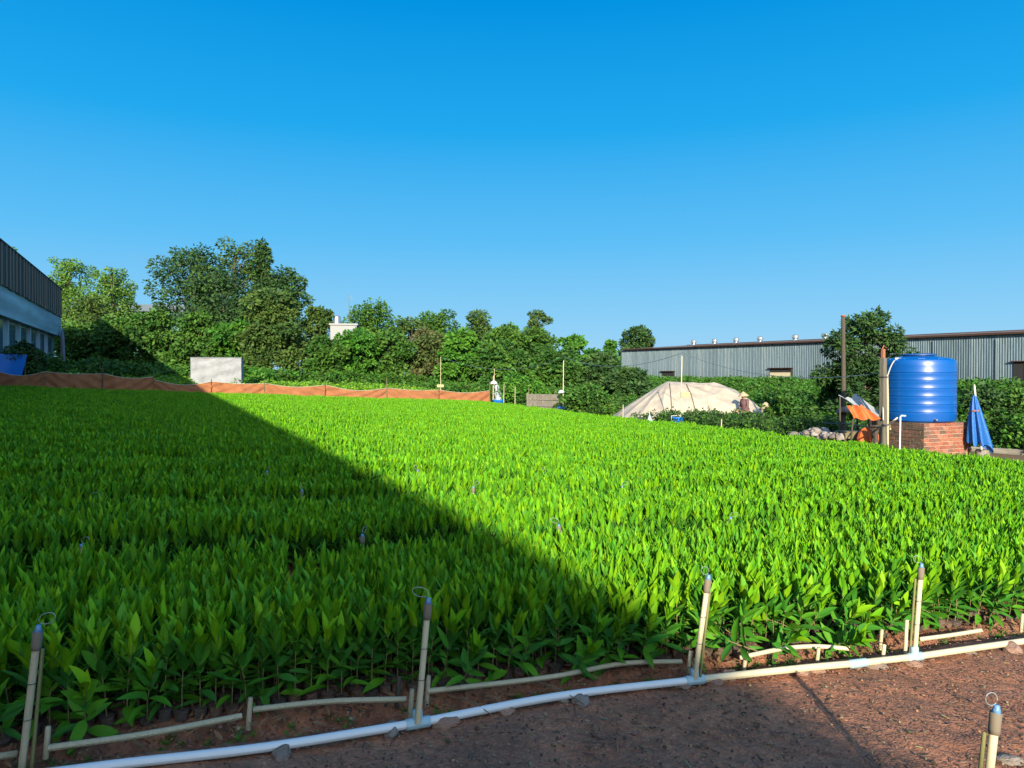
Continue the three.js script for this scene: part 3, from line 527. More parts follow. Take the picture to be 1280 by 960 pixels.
// behind the shed and the field's far left
tree(84, 316, 66, 82, 'fresh', 'tall pale green tree with rounded top above the shed end', { leaves: 8200, lobes: 24, clear: .12, leaf: .22 });
tree(138, 327, 62, 78, 'fresh', 'pale green tree with domed crown between shed and dark group', { leaves: 7800, lobes: 22, clear: .1, leaf: .22 });
tree(112, 372, 78, 72, 'olive', 'low yellowish tree under the pale domed crowns', { leaves: 4800, lobes: 20, clear: .1 });
tree(14, 300, 32, 96, 'mid', 'treetop peeping over the dark shed parapet', { leaves: 2600, lobes: 9 });
tree(100, 402, 70, 66, 'mid', 'dark bushy tree in the shade by the shed corner', { leaves: 4600, lobes: 16, clear: .05 });
tree(150, 398, 74, 64, 'mid', 'leafy tree straddling the shadow edge by the shed', { leaves: 4800, lobes: 18, clear: .12 });
tree(193, 388, 66, 62, 'mid', 'bright compound leaved tree left of the white covered box', { leaves: 5000, lobes: 20, clear: .14, flat: .5 });
// the tall dark group
tree(243, 304, 96, 72, 'dark', 'tall dark tree with ragged top at the left of the high group', { leaves: 5600, lobes: 26, clear: .2, lobe: .17 });
tree(300, 296, 104, 74, 'olive', 'tallest greyish tree in the middle of the high group', { leaves: 5200, lobes: 24, clear: .22, lobe: .16 });
tree(329, 291, 48, 71, 'dark', 'narrow pointed tree rising from the high group', { leaves: 4200, lobes: 20, clear: .2, shape: 'spire', lobe: .26 });
tree(360, 334, 66, 70, 'dark', 'dark tree sloping down at the right of the high group', { leaves: 5200, lobes: 22, clear: .2 });
tree(278, 336, 110, 70, 'dark', 'dense dark crown filling the middle of the high group', { leaves: 6400, lobes: 26, clear: .1 });
tree(250, 392, 82, 61, 'mid', 'broad bright tree in front of the high group', { leaves: 5600, lobes: 22, clear: .1, flat: .5 });
tree(298, 398, 60, 60, 'vivid', 'low bright tree just behind the white covered box', { leaves: 4400, lobes: 18, clear: .1, flat: .5 });
tree(341, 359, 76, 58, 'olive', 'bushy yellowish tree with bare trunk before the high group', { leaves: 6200, lobes: 24, clear: .18, flat: .6 });
tree(397, 379, 34, 62, 'olive', 'slender yellowish tree with thin twin trunk', { leaves: 3800, lobes: 16, clear: .2 });
tree(408, 420, 50, 58, 'mid', 'small leafy tree under the slender yellowish one', { leaves: 3600, lobes: 14, clear: .22 });
// the long line in the middle
tree(464, 376, 82, 78, 'mid', 'broad dark green tree right of the white house', { leaves: 5600, lobes: 22, clear: .12 });
tree(446, 411, 60, 60, 'vivid', 'bright tree in front of the white house wall', { leaves: 4200, lobes: 18, clear: .2 });
tree(484, 412, 62, 61, 'mid', 'green tree with pale stem in the middle of the tree line', { leaves: 4600, lobes: 18, clear: .2 });
tree(512, 398, 50, 72, 'olive', 'yellowish tree between two dark crowns of the line', { leaves: 3800, lobes: 16 });
tree(547, 386, 58, 80, 'mid', 'domed tree at the back of the tree line', { leaves: 4400, lobes: 18, clear: .15 });
tree(540, 412, 60, 62, 'brown', 'brownish leaved tree in the tree line', { leaves: 4200, lobes: 16, clear: .22 });
tree(578, 409, 62, 60, 'vivid', 'bright green tree behind the end of the orange fence', { leaves: 4800, lobes: 18, clear: .16, flat: .5 });
tree(596, 384, 60, 76, 'olive', 'open crowned tree with ragged right side', { leaves: 3200, lobes: 20, lobe: .15, clear: .2 });
tree(628, 404, 56, 66, 'mid', 'rounded tree behind the light trap with foil', { leaves: 4600, lobes: 18, clear: .12 });
tree(620, 428, 66, 57, 'mid', 'low leafy tree just behind the light trap with foil', { leaves: 4600, lobes: 18, clear: .1 });
tree(671, 385, 40, 84, 'olive', 'thin airy tree standing clear against the sky', { leaves: 1700, lobes: 18, lobe: .14, clear: .3 });
tree(668, 410, 66, 68, 'mid', 'rounded tree under the thin airy one', { leaves: 4800, lobes: 18, clear: .1 });
tree(718, 417, 56, 62, 'vivid', 'tree with flat layered branches right of the airy tree', { leaves: 3200, lobes: 16, lobe: .17, flat: .34, clear: .15 });
tree(700, 436, 70, 56, 'mid', 'low dark tree behind the board screen', { leaves: 4600, lobes: 18, clear: .05 });
tree(764, 424, 30, 66, 'vivid', 'small pointed tree left of the warehouse corner', { leaves: 2400, lobes: 14, shape: 'spire', lobe: .24, clear: .1 });
tree(745, 444, 66, 56, 'dark', 'low dark tree left of the cream tarpaulin heap', { leaves: 4600, lobes: 18, clear: .05 });
tree(798, 407, 44, 122, 'dark', 'dark round tree above the warehouse corner', { leaves: 4200, lobes: 16, clear: .2, leaf: .4 });
tree(788, 462, 60, 50, 'dark', 'low dark bush tree between tree line and warehouse', { leaves: 4200, lobes: 16, clear: .03 });
tree(1080, 386, 96, 31, 'dark', 'dark fine leaved tree between wooden pole and blue tank', { leaves: 7600, lobes: 34, lobe: .15, leaf: .17, wide: .4, clear: .1, topHeavy: .95, group: 'trees right of the field' });
tree(1046, 466, 46, 33, 'mid', 'low leafy tree beside the foot of the wooden pole', { leaves: 3000, lobes: 12, leaf: .2, clear: .04, group: 'trees right of the field' });

// ---------------------------------------------------------------- undergrowth and banks of shrubs
{
  const clump = (sd, h, w, n, tones, leaf) => { reseed(sd); const b = new GB(); for (let k = 0; k < n; k++) { const a = rr(0, 6.28), r = Math.sqrt(rnd()) * w / 2, y = h * (1 - .55 * (r / (w / 2)) ** 2) * Math.pow(rnd(), .45), d = V(Math.cos(a) * .7 + rr(-.6, .6), rr(-.35, .7), Math.sin(a) * .7 + rr(-.6, .6)).normalize(), nm = V(rr(-.9, .9), .6, rr(-.9, .9)); nm.addScaledVector(d, -nm.dot(d)).normalize(); b.kite(V(Math.cos(a) * r, y, Math.sin(a) * r), d, nm, leaf * rr(.7, 1.3), leaf * .6, tint(pick(tones), .25)); } return b.build(); };
  const low = [0, 1, 2].map(k => clump(900 + k, 1.0, 1.15, 340, [TONE.fresh[2], [.12, .28, .014], [.10, .25, .012], [.14, .30, .015]], .15)), high = [0, 1, 2].map(k => clump(950 + k, 1.25, 1.7, 520, [...TONE.mid, ...TONE.vivid, TONE.olive[0]], .17)), dk = [0, 1].map(k => clump(980 + k, 1.0, 1.15, 330, [...TONE.mid, ...TONE.dark], .13));
  const stuff = (name, label, geos, spots) => {
    const root = new THREE.Group(); root.name = name; root.userData = { kind: 'stuff', label, category: 'undergrowth' }; scene.add(root);
    const ls = geos.map(() => []), q = new THREE.Quaternion(); spots.forEach(([X, D, k]) => { q.setFromAxisAngle(V(0, 1, 0), rr(0, 6.28)); ls[Math.floor(rnd() * geos.length)].push(new THREE.Matrix4().compose(G(X, D, -.05), q, V(k * rr(.9, 1.1), k, k * rr(.9, 1.1)))); });
    geos.forEach((g, i) => { const im = shadows(new THREE.InstancedMesh(g, M.tree, ls[i].length)); ls[i].forEach((m, j) => im.setMatrixAt(j, m)); im.name = 'weeds'; im.userData.kind = 'stuff'; root.add(im); });
  };
  reseed(1201); let sp = [];
  for (let s = -22; s < 19; s += .62) for (let p = 43.9; p < 57; p += .62) { const [X, D] = toXD(s + rr(-.25, .25), p + rr(-.25, .25)); if (inView(X, D, 3) && X > -33 - .449 * (D - 58)) sp.push([X, D, rr(.75, 1.2) * (.8 + .5 * fbm(X * .4, D * .4, 2, 333))]); }
  stuff('weed_strip', 'bright green weeds growing thick behind the orange net fence', low, sp);
  sp = []; const clear = (X, D) => { const [s, p] = toSP(X, D); const mx = X - 8.2, md = D - 33.5; if (((mx + .2) / 4.2) ** 2 + (md / 3.1) ** 2 < 1) return true; if (s < 16.55) return true; if (Math.abs(s - 18.2) < 2.0 && p < 17.5) return true; if (X > 10.2 && D < 25.4 && s < 23.8) return true; if (Math.hypot(X - 9.75, D - 31) < .5) return true; return X > 8.4 && X < 11.6 && D > 21 && D < 26; };
  for (let s = 16.3; s < 25; s += .58) for (let p = 12; p < 44; p += .58) { const [X, D] = toXD(s + rr(-.25, .25), p + rr(-.25, .25)); if (inView(X, D, 3) && !clear(X, D)) sp.push([X, D, rr(.62, 1.0)]); }
  stuff('verge_weeds', 'dark green weeds along the right edge of the field', dk, sp);
  sp = []; for (let s = 24.6; s < 52; s += .85) for (let p = 10; p < 66; p += .9) { const [X, D] = toXD(s + rr(-.35, .35), p + rr(-.35, .35)); if (inView(X, D, 3) && !clear(X, D) && D < 72 && X * .893 + D * .45 < 41.2 * .893 + 60 * .45 - 1.5) sp.push([X, D, rr(.7, 1.15)]); }
  stuff('bank_shrubs', 'thick green bushes covering the bank below the warehouse', high, sp);
  sp = []; for (let s = 14; s < 25; s += .8) for (let p = 43.8; p < 62; p += .8) { const [X, D] = toXD(s + rr(-.3, .3), p + rr(-.3, .3)); if (inView(X, D, 3)) sp.push([X, D, rr(.8, 1.25)]); }
  stuff('thicket', 'dense low thicket under the middle of the tree line', high, sp);
  sp = []; for (let s = -26; s < 26; s += 1.05) for (let p = 56; p < 74; p += 1.3) { const [X, D] = toXD(s + rr(-.4, .4), p + rr(-.4, .4)); if (inView(X, D, 3) && X > -33 - .46 * (D - 58)) sp.push([X, D, rr(1.0, 1.7)]); }
  stuff('forest_floor_growth', 'shaded green growth on the ground beneath the trees', high, sp);
  // single bushes that stand out
  for (const [px, ty, w, D, tone, lab] of [[35, 428, 40, 37.6, 'dark', 'dark bush in front of the shed windows'], [64, 446, 46, 40, 'mid', 'shaded bush at the foot of the shed corner'], [118, 452, 60, 42, 'mid', 'low shaded bush behind the brown net panels'], [170, 456, 50, 43, 'mid', 'shaded bush left of the white covered box'], [330, 462, 46, 47, 'vivid', 'bright low bush right of the white covered box'], [650, 470, 50, 44, 'vivid', 'bright bush behind the board screen'], [735, 484, 60, 36, 'mid', 'low bush left of the cream tarpaulin heap'], [1235, 486, 70, 27, 'dark', 'dark bush behind the folded blue parasol'], [1275, 484, 60, 27, 'mid', 'bush at the right end of the shaded bank'], [985, 496, 50, 30, 'mid', 'bush right of the cream tarpaulin heap']])
    tree(px, ty, w, D, tone, lab, { name: 'bush', category: 'bush', leaves: 2400, lobes: 12, clear: .02, leaf: .15, lobe: .26, group: 'bushes round the field' });
}

// ---------------------------------------------------------------- orange net fence at the far end
{
  const t = thing('net_fence', 'low orange shade net fence along the far end of the field', 'fence', SP(0, 42.75));
  const o = t.position, sAt = px => { const k = (px - 640) / F; return 42.75 * (UD + US * k) / (US - UD * k) ; };
  const xs = [-75, -8, 57, 129, 193, 265, 331, 407, 484, 549, 612], top = [.62, .62, .64, .66, .60, .62, .62, .66, .62, .62, .70];
  const loc = (s, h) => { const q = SP(s, 42.75, h); return q.sub(o); };
  for (let i = 0; i < xs.length; i++) {
    const s0 = sAt(xs[i]), q = loc(s0, -.1), h = (i === 3 || i === 8 || i === 10) ? 1.6 : i % 3 === 1 ? 1.5 : 1.15;
    part('stake', rodGeo([q, V(q.x + rr(-.03, .03), q.y + h + .1, q.z - .02)].map(e => V(e.x, e.y, e.z + .12)), .03, .02, 6), i % 2 ? M.oldwood : M.stake, t);
    if (i + 1 === xs.length) continue;
    const s1 = sAt(xs[i + 1]), raised = i < 4 ? .52 : .36;
    const g = sheet(56, 12, (u, v) => { const s = lerp(s0, s1, u), sag = .15 * Math.sin(Math.PI * u) * (1 + .6 * Math.sin(i * 2.1)), hh = lerp(top[i], top[i + 1], u) + raised - sag, pinch = .5 + .5 * Math.cos(2 * Math.PI * u), w = -.12 * Math.sin(Math.PI * u) * (.4 + .6 * Math.sin(Math.PI * v)) + .10 * (noise(u * 9 + i * 9, v * 2, 5) - .5) + .05 * Math.sin((u * (i % 2 ? 1 : -1) + v * .7) * 20 + 3 * noise(u * 4, v * 2, 9)) * (.35 + .65 * pinch); const [X, D] = toXD(s, 42.7 + w); const q = G(X, D, .02 + hh * (1 - v)).sub(o); return { x: q.x, y: q.y, z: q.z, u: u * 2, w: v }; });
    part('net_panel', g, M.net, t);
    { const pts = []; for (let k = 0; k <= 14; k++) { const u = k / 14, sag = .15 * Math.sin(Math.PI * u) * (1 + .6 * Math.sin(i * 2.1)), q = SP(lerp(s0, s1, u), 42.68, .035 + lerp(top[i], top[i + 1], u) + raised - sag).sub(o); pts.push(q); } part('top_rope', rodGeo(pts, .016, .016, 5), M.rope, t); }
  }
}

// ---------------------------------------------------------------- white covered box, blue sheet, far houses
{
  const P = at(272, 470, 41.5); P.y = ground(P.x, 41.5); const W = 2.6, H = 2.3, Dp = 1.4, t = thing('covered_box', 'large box wrapped in wrinkled white sheeting behind the net fence', 'covered box', P, .27);
  const f = (w, h, nx, ny, s) => sheet(nx, ny, (u, v) => ({ x: (u - .5) * w, y: h * (1 - v), z: .05 * (fbm(u * 9 + s, v * 4 + u * 5, 3, 41) - .45) + .015 * Math.sin(v * 26 + u * 8 + s) }));
  const fr = part('front_sheet', f(W, H, 44, 26, 1), M.white, t); fr.position.z = Dp / 2; const bk = part('back_sheet', f(W, H, 10, 6, 2), M.white, t); bk.position.z = -Dp / 2;
  for (const s of [-1, 1]) { const q = part('side_sheet', f(Dp, H, 16, 16, 3 + s), M.white, t); q.position.x = s * W / 2; q.rotation.y = s * Math.PI / 2; }
  part('top_sheet', box(W + .04, .05, Dp + .05, 0, H + .01, 0, .02), M.white, t); for (const [x, z] of [[-1, 1], [1, 1], [1, -1]]) part('corner_pole', cyl(.03, .03, H, x * (W / 2 - .05), 0, z * (Dp / 2 - .06), 8), M.stake, t);
}
{
  const P = at(8, 463, 36.6); P.y = ground(P.x, 36.6); const t = thing('blue_sheet', 'bright blue plastic sheet hung on a frame before the shed', 'tarpaulin', P, .25);
  part('sheet', sheet(20, 12, (u, v) => ({ x: -1.2 + u * (2.1 - .35 * v), y: 2.05 - .1 * u - v * 2.0, z: .12 * Math.sin(u * 6 + v * 2) + .15 * v })), M.blueTarp, t); for (const x of [-1.15, .8]) part('post', cyl(.03, .03, 2.0, x, 0, -.06, 8), M.stake, t);
}
{
  const D = 130, P = at(194, 400, D); P.y = ground(P.x, D); const t = thing('far_shed', 'distant shed roof with green wall left of the high trees', 'building', P, .1);
  part('wall', box(12, 11.2, 8, 0, 5.6, 0), M.greenRoof, t); part('roof', box(12.8, 1.0, 8.8, 0, 11.7, 0), M.greyRoof, t); part('roof_ridge', box(12.8, .4, 4, 0, 12.4, 0), M.greyRoof, t);
}
{
  const D = 62.5, P = at(431, 412, D); P.y = ground(P.x, D); const top = at(431, 408, D).y - P.y, t = thing('white_house', 'white flat roofed house peeping out of the tree line', 'building', P, .15);
  part('wall', box(2.1, top, 3, 0, top / 2, 0), M.plaster, t); part('roof_edge', box(2.3, .14, 3.2, 0, top + .07, 0), M.plaster, t); part('window', box(.4, .5, .05, .5, top - .6, 1.52), M.glass, t);
  const k = thing('roof_tank', 'small steel water tank on the white house roof', 'water tank', V(P.x - .66, P.y + top + .14, P.z)); part('body', cyl(.3, .3, .62, 0, .06, 0, 20), M.zinc, k); part('lid', cyl(.1, .3, .12, 0, .68, 0, 20), M.zinc, k); part('foot', cyl(.26, .28, .06, 0, 0, 0, 12), M.zinc, k);
  const a = thing('antenna_mast', 'thin antenna mast above the white house', 'antenna', V(P.x + .35, P.y + top + .14, P.z)); part('mast', cyl(.022, .03, 2.5, 0, 0, 0, 6), M.steel[3], a); for (let j = 0; j < 4; j++) part('rod', box(.5 - j * .08, .02, .02, .1, 2.15 + j * .09, 0), M.steel[3], a);
}

// ---------------------------------------------------------------- light traps, poles, board screen
function basin(r, h, parent, x, y, z) { const g = new THREE.LatheGeometry([[0, .01], [r * .8, .01], [r * .98, h], [r * 1.06, h], [r * 1.06, h - .03], [r, h - .04], [r * .84, 0], [0, 0]].map(q => new THREE.Vector2(...q)), 22); g.translate(x, y, z); return part('basin', g, M.basin, parent); }
const dome = (r, h) => new THREE.LatheGeometry([[0, h], [r * .3, h * .96], [r * .62, h * .75], [r * .88, h * .4], [r, 0], [r * .96, 0], [r * .6, h * .66], [0, h * .88]].map(q => new THREE.Vector2(...q)), 20);
{
  const D = 43.2, P = at(620, 500, D); P.y = ground(P.x, D); const t = thing('light_trap', 'insect light trap wrapped in silvery foil over a blue basin at the fence end', 'light trap', P, 0, 'light traps along the field edge');
  part('pole', rodGeo([V(-.18, 0, 0), V(-.15, 2.0, 0)], .025, .02, 6), M.cream, t); const d = part('lamp_shade', dome(.22, .2), M.lampWhite, t); d.position.set(-.12, 1.52, .05);
  part('foil_wrap', (() => { const g = new THREE.LatheGeometry([[.05, 1.5], [.16, 1.35], [.12, 1.15], [.22, .95], [.17, .75], [.24, .6], [.18, .4]].map(q => new THREE.Vector2(...q)), 16); const p = g.attributes.position; for (let i = 0; i < p.count; i++) p.setX(i, p.getX(i) + .16 * (1.5 - p.getY(i)) + .04 * noise(p.getY(i) * 7, p.getZ(i) * 9, 3)); g.computeVertexNormals(); return g; })(), M.foil, t);
  const bl = at(620, 505, D).y - P.y; basin(.36, .26, t, .14, bl, 0); part('stand', box(.6, bl, .5, .14, bl / 2, 0), M.board, t);
}
{
  const D = 37.5, P = at(703, 514, D); P.y = ground(P.x, D); const t = thing('light_trap', 'insect light trap with white shade above a blue basin by the board screen', 'light trap', P, 0, 'light traps along the field edge');
  part('pole', rodGeo([V(.02, 0, 0), V(.06, 2.85, 0)], .024, .018, 6), M.cream, t); const d = part('lamp_shade', dome(.17, .15), M.lampWhite, t); d.position.set(-.06, 1.22, .06); d.rotation.z = .15; const bl = at(703, 515, D).y - P.y; basin(.25, .26, t, 0, bl, .05); part('stand', box(.5, bl, .45, 0, bl / 2, .05), M.board, t);
}
{
  const D = 28.5, P = at(850, 530, D); P.y = ground(P.x, D); const t = thing('light_trap', 'light trap pole with yellow card over a blue basin and white pipe frame', 'light trap', P, 0, 'light traps along the field edge');
  part('pole', rodGeo([V(.02, 0, 0), V(.07, 2.9, 0)], .024, .018, 6), M.cream, t); part('yellow_card', box(.34, .2, .03, .2, 1.42, .05, .008), M.yellowCard, t); const bl = at(850, 529, D).y - P.y; basin(.24, .24, t, -.1, bl, .05); part('stand', box(.5, bl, .45, -.1, bl / 2, .05), M.board, t);
  part('pipe_frame', rodGeo([V(-.38, 0, .25), V(-.38, bl + .3, .25), V(-.05, bl + .3, .25), V(-.05, .1, .25)], .018, .018, 8), M.pvc, t); part('bracket', box(.14, .03, .03, .05, 2.78, 0), M.steel[3], t);
}
{
  const D = 24.5, P = at(1040, 551, D); P.y = ground(P.x, D); const t = thing('light_trap', 'blue basin with white pipe frame near the rubble heap', 'light trap', P, 0, 'light traps along the field edge');
  const bl = at(1040, 551, D).y - P.y; basin(.23, .24, t, 0, bl, 0); part('stand', box(.45, bl, .4, 0, bl / 2, 0), M.oldwood, t); part('pipe_frame', rodGeo([V(-.42, 0, .1), V(-.42, bl + .3, .1), V(-.2, bl + .32, .1), V(-.16, bl, .1)], .018, .018, 8), M.pvc, t);
}
{
  // thin poles with a line strung between them
  const mk = (px, topY, botY, D, lab, card) => { const a = at(px, topY, D), P = V(a.x, ground(a.x, D), -D), h = a.y - P.y, t = thing('thin_pole', lab, 'pole', P, 0, 'thin poles around the field'); part('shaft', rodGeo([V(-.02, -.1, 0), V(0, h, 0)], .026, .018, 6), M.creamOldShade, t); if (card) part('yellow_card', box(.4, .16, .03, -.02, h * card, .05, .008), M.yellowCard, t); return V(P.x, P.y + h, P.z); };
  const a = mk(551, 446, 490, 44.5, 'thin pole with pale card behind the orange fence', .42), b = mk(618, 461, 500, 44.2, 'thin pole standing beside the foil wrapped light trap');
  mk(630, 480, 505, 42, 'short pale stake right of the foil wrapped light trap'); mk(644, 483, 505, 42, 'second short stake before the board screen'); mk(779, 506, 528, 29, 'pale stake at the field edge left of the tarpaulin heap'); mk(902, 524, 540, 25.5, 'low pale stake at the field edge before the tarpaulin heap'); mk(812, 508, 530, 28.6, 'stake with limp white bag left of the yellow card trap');
  const wire = (p, q, sag, lab) => { const pts = []; for (let k = 0; k <= 16; k++) { const u = k / 16; pts.push(V().lerpVectors(p, q, u).add(V(0, -4 * sag * u * (1 - u), 0))); } single('wire', rodGeo(pts, .009, .009, 4), M.steel[2], lab, 'wire'); };
  wire(a, b, .15, 'thin wire strung between the two poles by the orange fence'); wire(b, at(705, 446, 37.5), .25, 'thin wire from the foil light trap pole to the shaded lamp pole'); wire(at(705, 446, 37.5), at(853, 441, 28.5), .5, 'long thin wire between the two lamp poles'); wire(at(853, 441, 28.5), at(1103, 466, 20.2), .45, 'thin wire from the yellow card pole to the concrete post');
  const B = at(812, 528, 28.4); B.y = ground(B.x, 28.4); single('white_bag', (() => { const g = new THREE.LatheGeometry([[.02, .62], [.05, .55], [.1, .4], [.19, .2], [.2, .05], [.1, 0]].map(q => new THREE.Vector2(...q)), 14); const p = g.attributes.position; for (let i = 0; i < p.count; i++) { const n = 1 + .5 * (noise(p.getX(i) * 14, p.getY(i) * 9 + p.getZ(i) * 12, 4) - .5); p.setX(i, p.getX(i) * n); p.setZ(i, p.getZ(i) * n); } g.computeVertexNormals(); return g; })(), M.foil, 'limp white bag at the field edge left of the yellow card trap', 'bag', B);
}
{
  const D = 38.5, P = at(678, 510, D); P.y = ground(P.x, D); const t = thing('board_screen', 'grey screen of wide weathered boards at the end of the field', 'screen', P, -.38);
  for (let k = 0; k < 3; k++) { const q = part('board', box(1.75, .31, .03, 0, .28 + k * .33, 0, .006), M.board, t); q.rotation.z = -.03 + .012 * k; q.position.z = .012 * k; }
  for (const [x, h] of [[-.82, 1.45], [.62, 1.35]]) part('post', rodGeo([V(x, -.1, -.04), V(x + .06, h, -.04)], .028, .022, 6), M.stake, t);
}

// ---------------------------------------------------------------- cream tarpaulin heap and the person in the conical hat
{
  const P = at(866, 520, 33.5); P.y = ground(P.x, 33.5); const t = thing('tarpaulin_heap', 'long heap covered with a creased cream tarpaulin', 'covered heap', P, 0);
  const hf = (x, z) => { const xl = clamp((x + 4.1) / 2.95, 0, 1), prof = x < -1.15 ? xl * (1.12 - .12 * xl) : x > 1.0 ? 1 - Math.pow(clamp((x - 1.0) / 2.7, 0, 1), 1.9) : 1; const a = clamp(1 - Math.pow(Math.abs(z) / 2.7, 1.6), 0, 1); let h = 2.05 * Math.min(1, prof * (1 - .025 * (x + 1.15))) * Math.pow(a, .8); const ang = Math.atan2(z, x + 1.1) * 9, rad = Math.hypot(x + 1.1, z); h += .04 * (1 - 2 * Math.pow(Math.abs(Math.sin(ang * .9 + 1.3 * noise(rad * .6, ang * .3, 4))), .8)) * smooth(.3, 1.6, rad) * clamp(h, 0, 1) + 0.05 * (fbm(x * .9, z * .9, 2, 22) - .4) * clamp(h, 0, 1) + .028 * (1 - 2 * Math.pow(Math.abs(Math.sin((x * .9 + z * .75) * 3.4 + 1.5 * noise(x * .7, z * .7, 6))), .8)) * smooth(-.6, .6, x) * clamp(h, 0, 1); return Math.max(0, h); };
  part('tarpaulin', sheet(200, 90, (u, v) => { const x = -4.2 + 8.0 * u, z = -2.8 + 5.6 * v; return { x, y: hf(x, z) - .02, z, u: u * 4, w: v * 3 }; }), M.tarp, t);
  for (const [x0, x1] of [[-1.15, -1.45], [-.42, -.4]]) { const pts = []; for (let k = 0; k <= 14; k++) { const z = lerp(.5, 2.5, k / 14), x = lerp(x0, x1, k / 14); pts.push(V(x, hf(x, z) + .015, z)); } part('tie_rope', rodGeo(pts, .014, .014, 5), M.oldwood, t); }
  const S = at(800, 505, 37.5); S.y = ground(S.x, 37.5); const g = single('straw_heap', rock(1, 2.6, .5, .9, 9), M.straw, 'low straw coloured heap left of the cream tarpaulin', 'heap', V(S.x - 1.6, S.y + .2, S.z)); g.rotation.z = -.06;
}
{
  const D = 31, P = at(932, 536, D); P.y = ground(P.x, D);
  const t = thing('person', 'person in conical straw hat and brown shirt standing by the tarpaulin heap', 'person', P, -1.15);
  // one continuous body from tapered capsules; faces local +z
  const J = { pel: [0, .86, 0, .135], chest: [0, 1.18, .05, .15], neck: [0, 1.34, .08, .055], head: [0, 1.46, .12, .095], shL: [.17, 1.28, .06, .062], shR: [-.17, 1.28, .06, .062], elL: [.23, 1.03, .1, .046], elR: [-.23, 1.03, .08, .046], wrL: [.19, .86, .26, .032], wrR: [-.19, .85, .24, .032], hiL: [.09, .82, 0, .095], hiR: [-.09, .82, 0, .095], knL: [.1, .45, .05, .066], knR: [-.1, .45, .0, .066], anL: [.1, .08, 0, .046], anR: [-.1, .08, -.06, .046], toL: [.11, .035, .15, .035], toR: [-.11, .035, .09, .035] };
  const bones = [['pel', 'chest'], ['chest', 'neck'], ['neck', 'head'], ['chest', 'shL'], ['chest', 'shR'], ['shL', 'elL'], ['shR', 'elR'], ['elL', 'wrL'], ['elR', 'wrR'], ['pel', 'hiL'], ['pel', 'hiR'], ['hiL', 'knL'], ['hiR', 'knR'], ['knL', 'anL'], ['knR', 'anR'], ['anL', 'toL'], ['anR', 'toR']].map(([a, b]) => [J[a], J[b]]);
  for (const s of [1, -1]) { const w = s > 0 ? J.wrL : J.wrR; const palm = [w[0] - s * .01, w[1] - .03, w[2] + .07, .026]; bones.push([w, palm]); for (let k = 0; k < 4; k++) bones.push([palm, [palm[0] + s * (-.03 + k * .02), palm[1] - .045 + Math.abs(k - 1.5) * .006, palm[2] + .06 - k * .004, .009]]); bones.push([w, [w[0] - s * .045, w[1] - .03, w[2] + .07, .010]]); }
  const sdf = (x, y, z) => { let d = 9; for (const [a, b] of bones) { const bx = b[0] - a[0], by = b[1] - a[1], bz = b[2] - a[2], px = x - a[0], py = y - a[1], pz = z - a[2], h = clamp((px * bx + py * by + pz * bz) / (bx * bx + by * by + bz * bz), 0, 1), q = Math.hypot(px - bx * h, py - by * h, pz - bz * h) - lerp(a[3], b[3], h), k = .035, e = clamp(.5 + .5 * (d - q) / k, 0, 1); d = lerp(d, q, e) - k * e * (1 - e); } return d; };
  const N = 110, mc = new MarchingCubes(N, M.skin, false, false, 80000); mc.isolation = 0;
  for (let k = 0; k < N; k++) for (let j = 0; j < N; j++) for (let i = 0; i < N; i++) { const x = (i - N / 2) / (N / 2) * .85, y = (j - N / 2) / (N / 2) * .85 + .8, z = (k - N / 2) / (N / 2) * .85; mc.field[i + N * j + N * N * k] = Math.abs(x) > .45 || Math.abs(z) > .5 ? -.3 : -sdf(x, y, z); }
  mc.update(); const n = mc.count, g = new THREE.BufferGeometry(), pos = new Float32Array(n * 3), col = new Float32Array(n * 3);
  for (let i = 0; i < n; i++) { const x = mc.positionArray[i * 3] * .85, y = mc.positionArray[i * 3 + 1] * .85 + .8, z = mc.positionArray[i * 3 + 2] * .85; pos.set([x, y, z], i * 3); const c = y > 1.345 ? [.36, .2, .13] : (y < .9 && z > .21) ? [.36, .2, .13] : y > .80 ? [.12, .062, .066] : y > .07 ? [.035, .035, .045] : [.05, .04, .03]; col.set(c, i * 3); }
  g.setAttribute('position', new THREE.BufferAttribute(pos, 3)); g.setAttribute('color', new THREE.BufferAttribute(col, 3)); const mg = g; mg.computeVertexNormals();
  part('body', mg, std(L(1, 1, 1), .85, { vertexColors: true }), t);
  const hat = part('conical_hat', new THREE.LatheGeometry([[0, .2], [.1, .115], [.22, 0], [.215, -.006], [.09, .095], [0, .175]].map(q => new THREE.Vector2(...q)), 26), M.straw, t); hat.position.set(0, 1.47, .12); hat.rotation.x = .12;
  const hd = new GB(); hd.rod([V(0, 1.40, .205), V(0, 1.435, .225), V(0, 1.465, .212)], .012, .008, 6); part('nose', hd.build(), M.skin, t); part('hair', (() => { const q = new THREE.SphereGeometry(.102, 14, 10); q.scale(1, 1, .9); q.translate(0, 1.475, .095); return q; })(), M.dark, t); part('shirt_hem', new THREE.LatheGeometry([[.168, .0], [.16, .1], [.152, .22]].map(q => new THREE.Vector2(...q)), 20).translate(0, .76, .0), M.shirt, t);
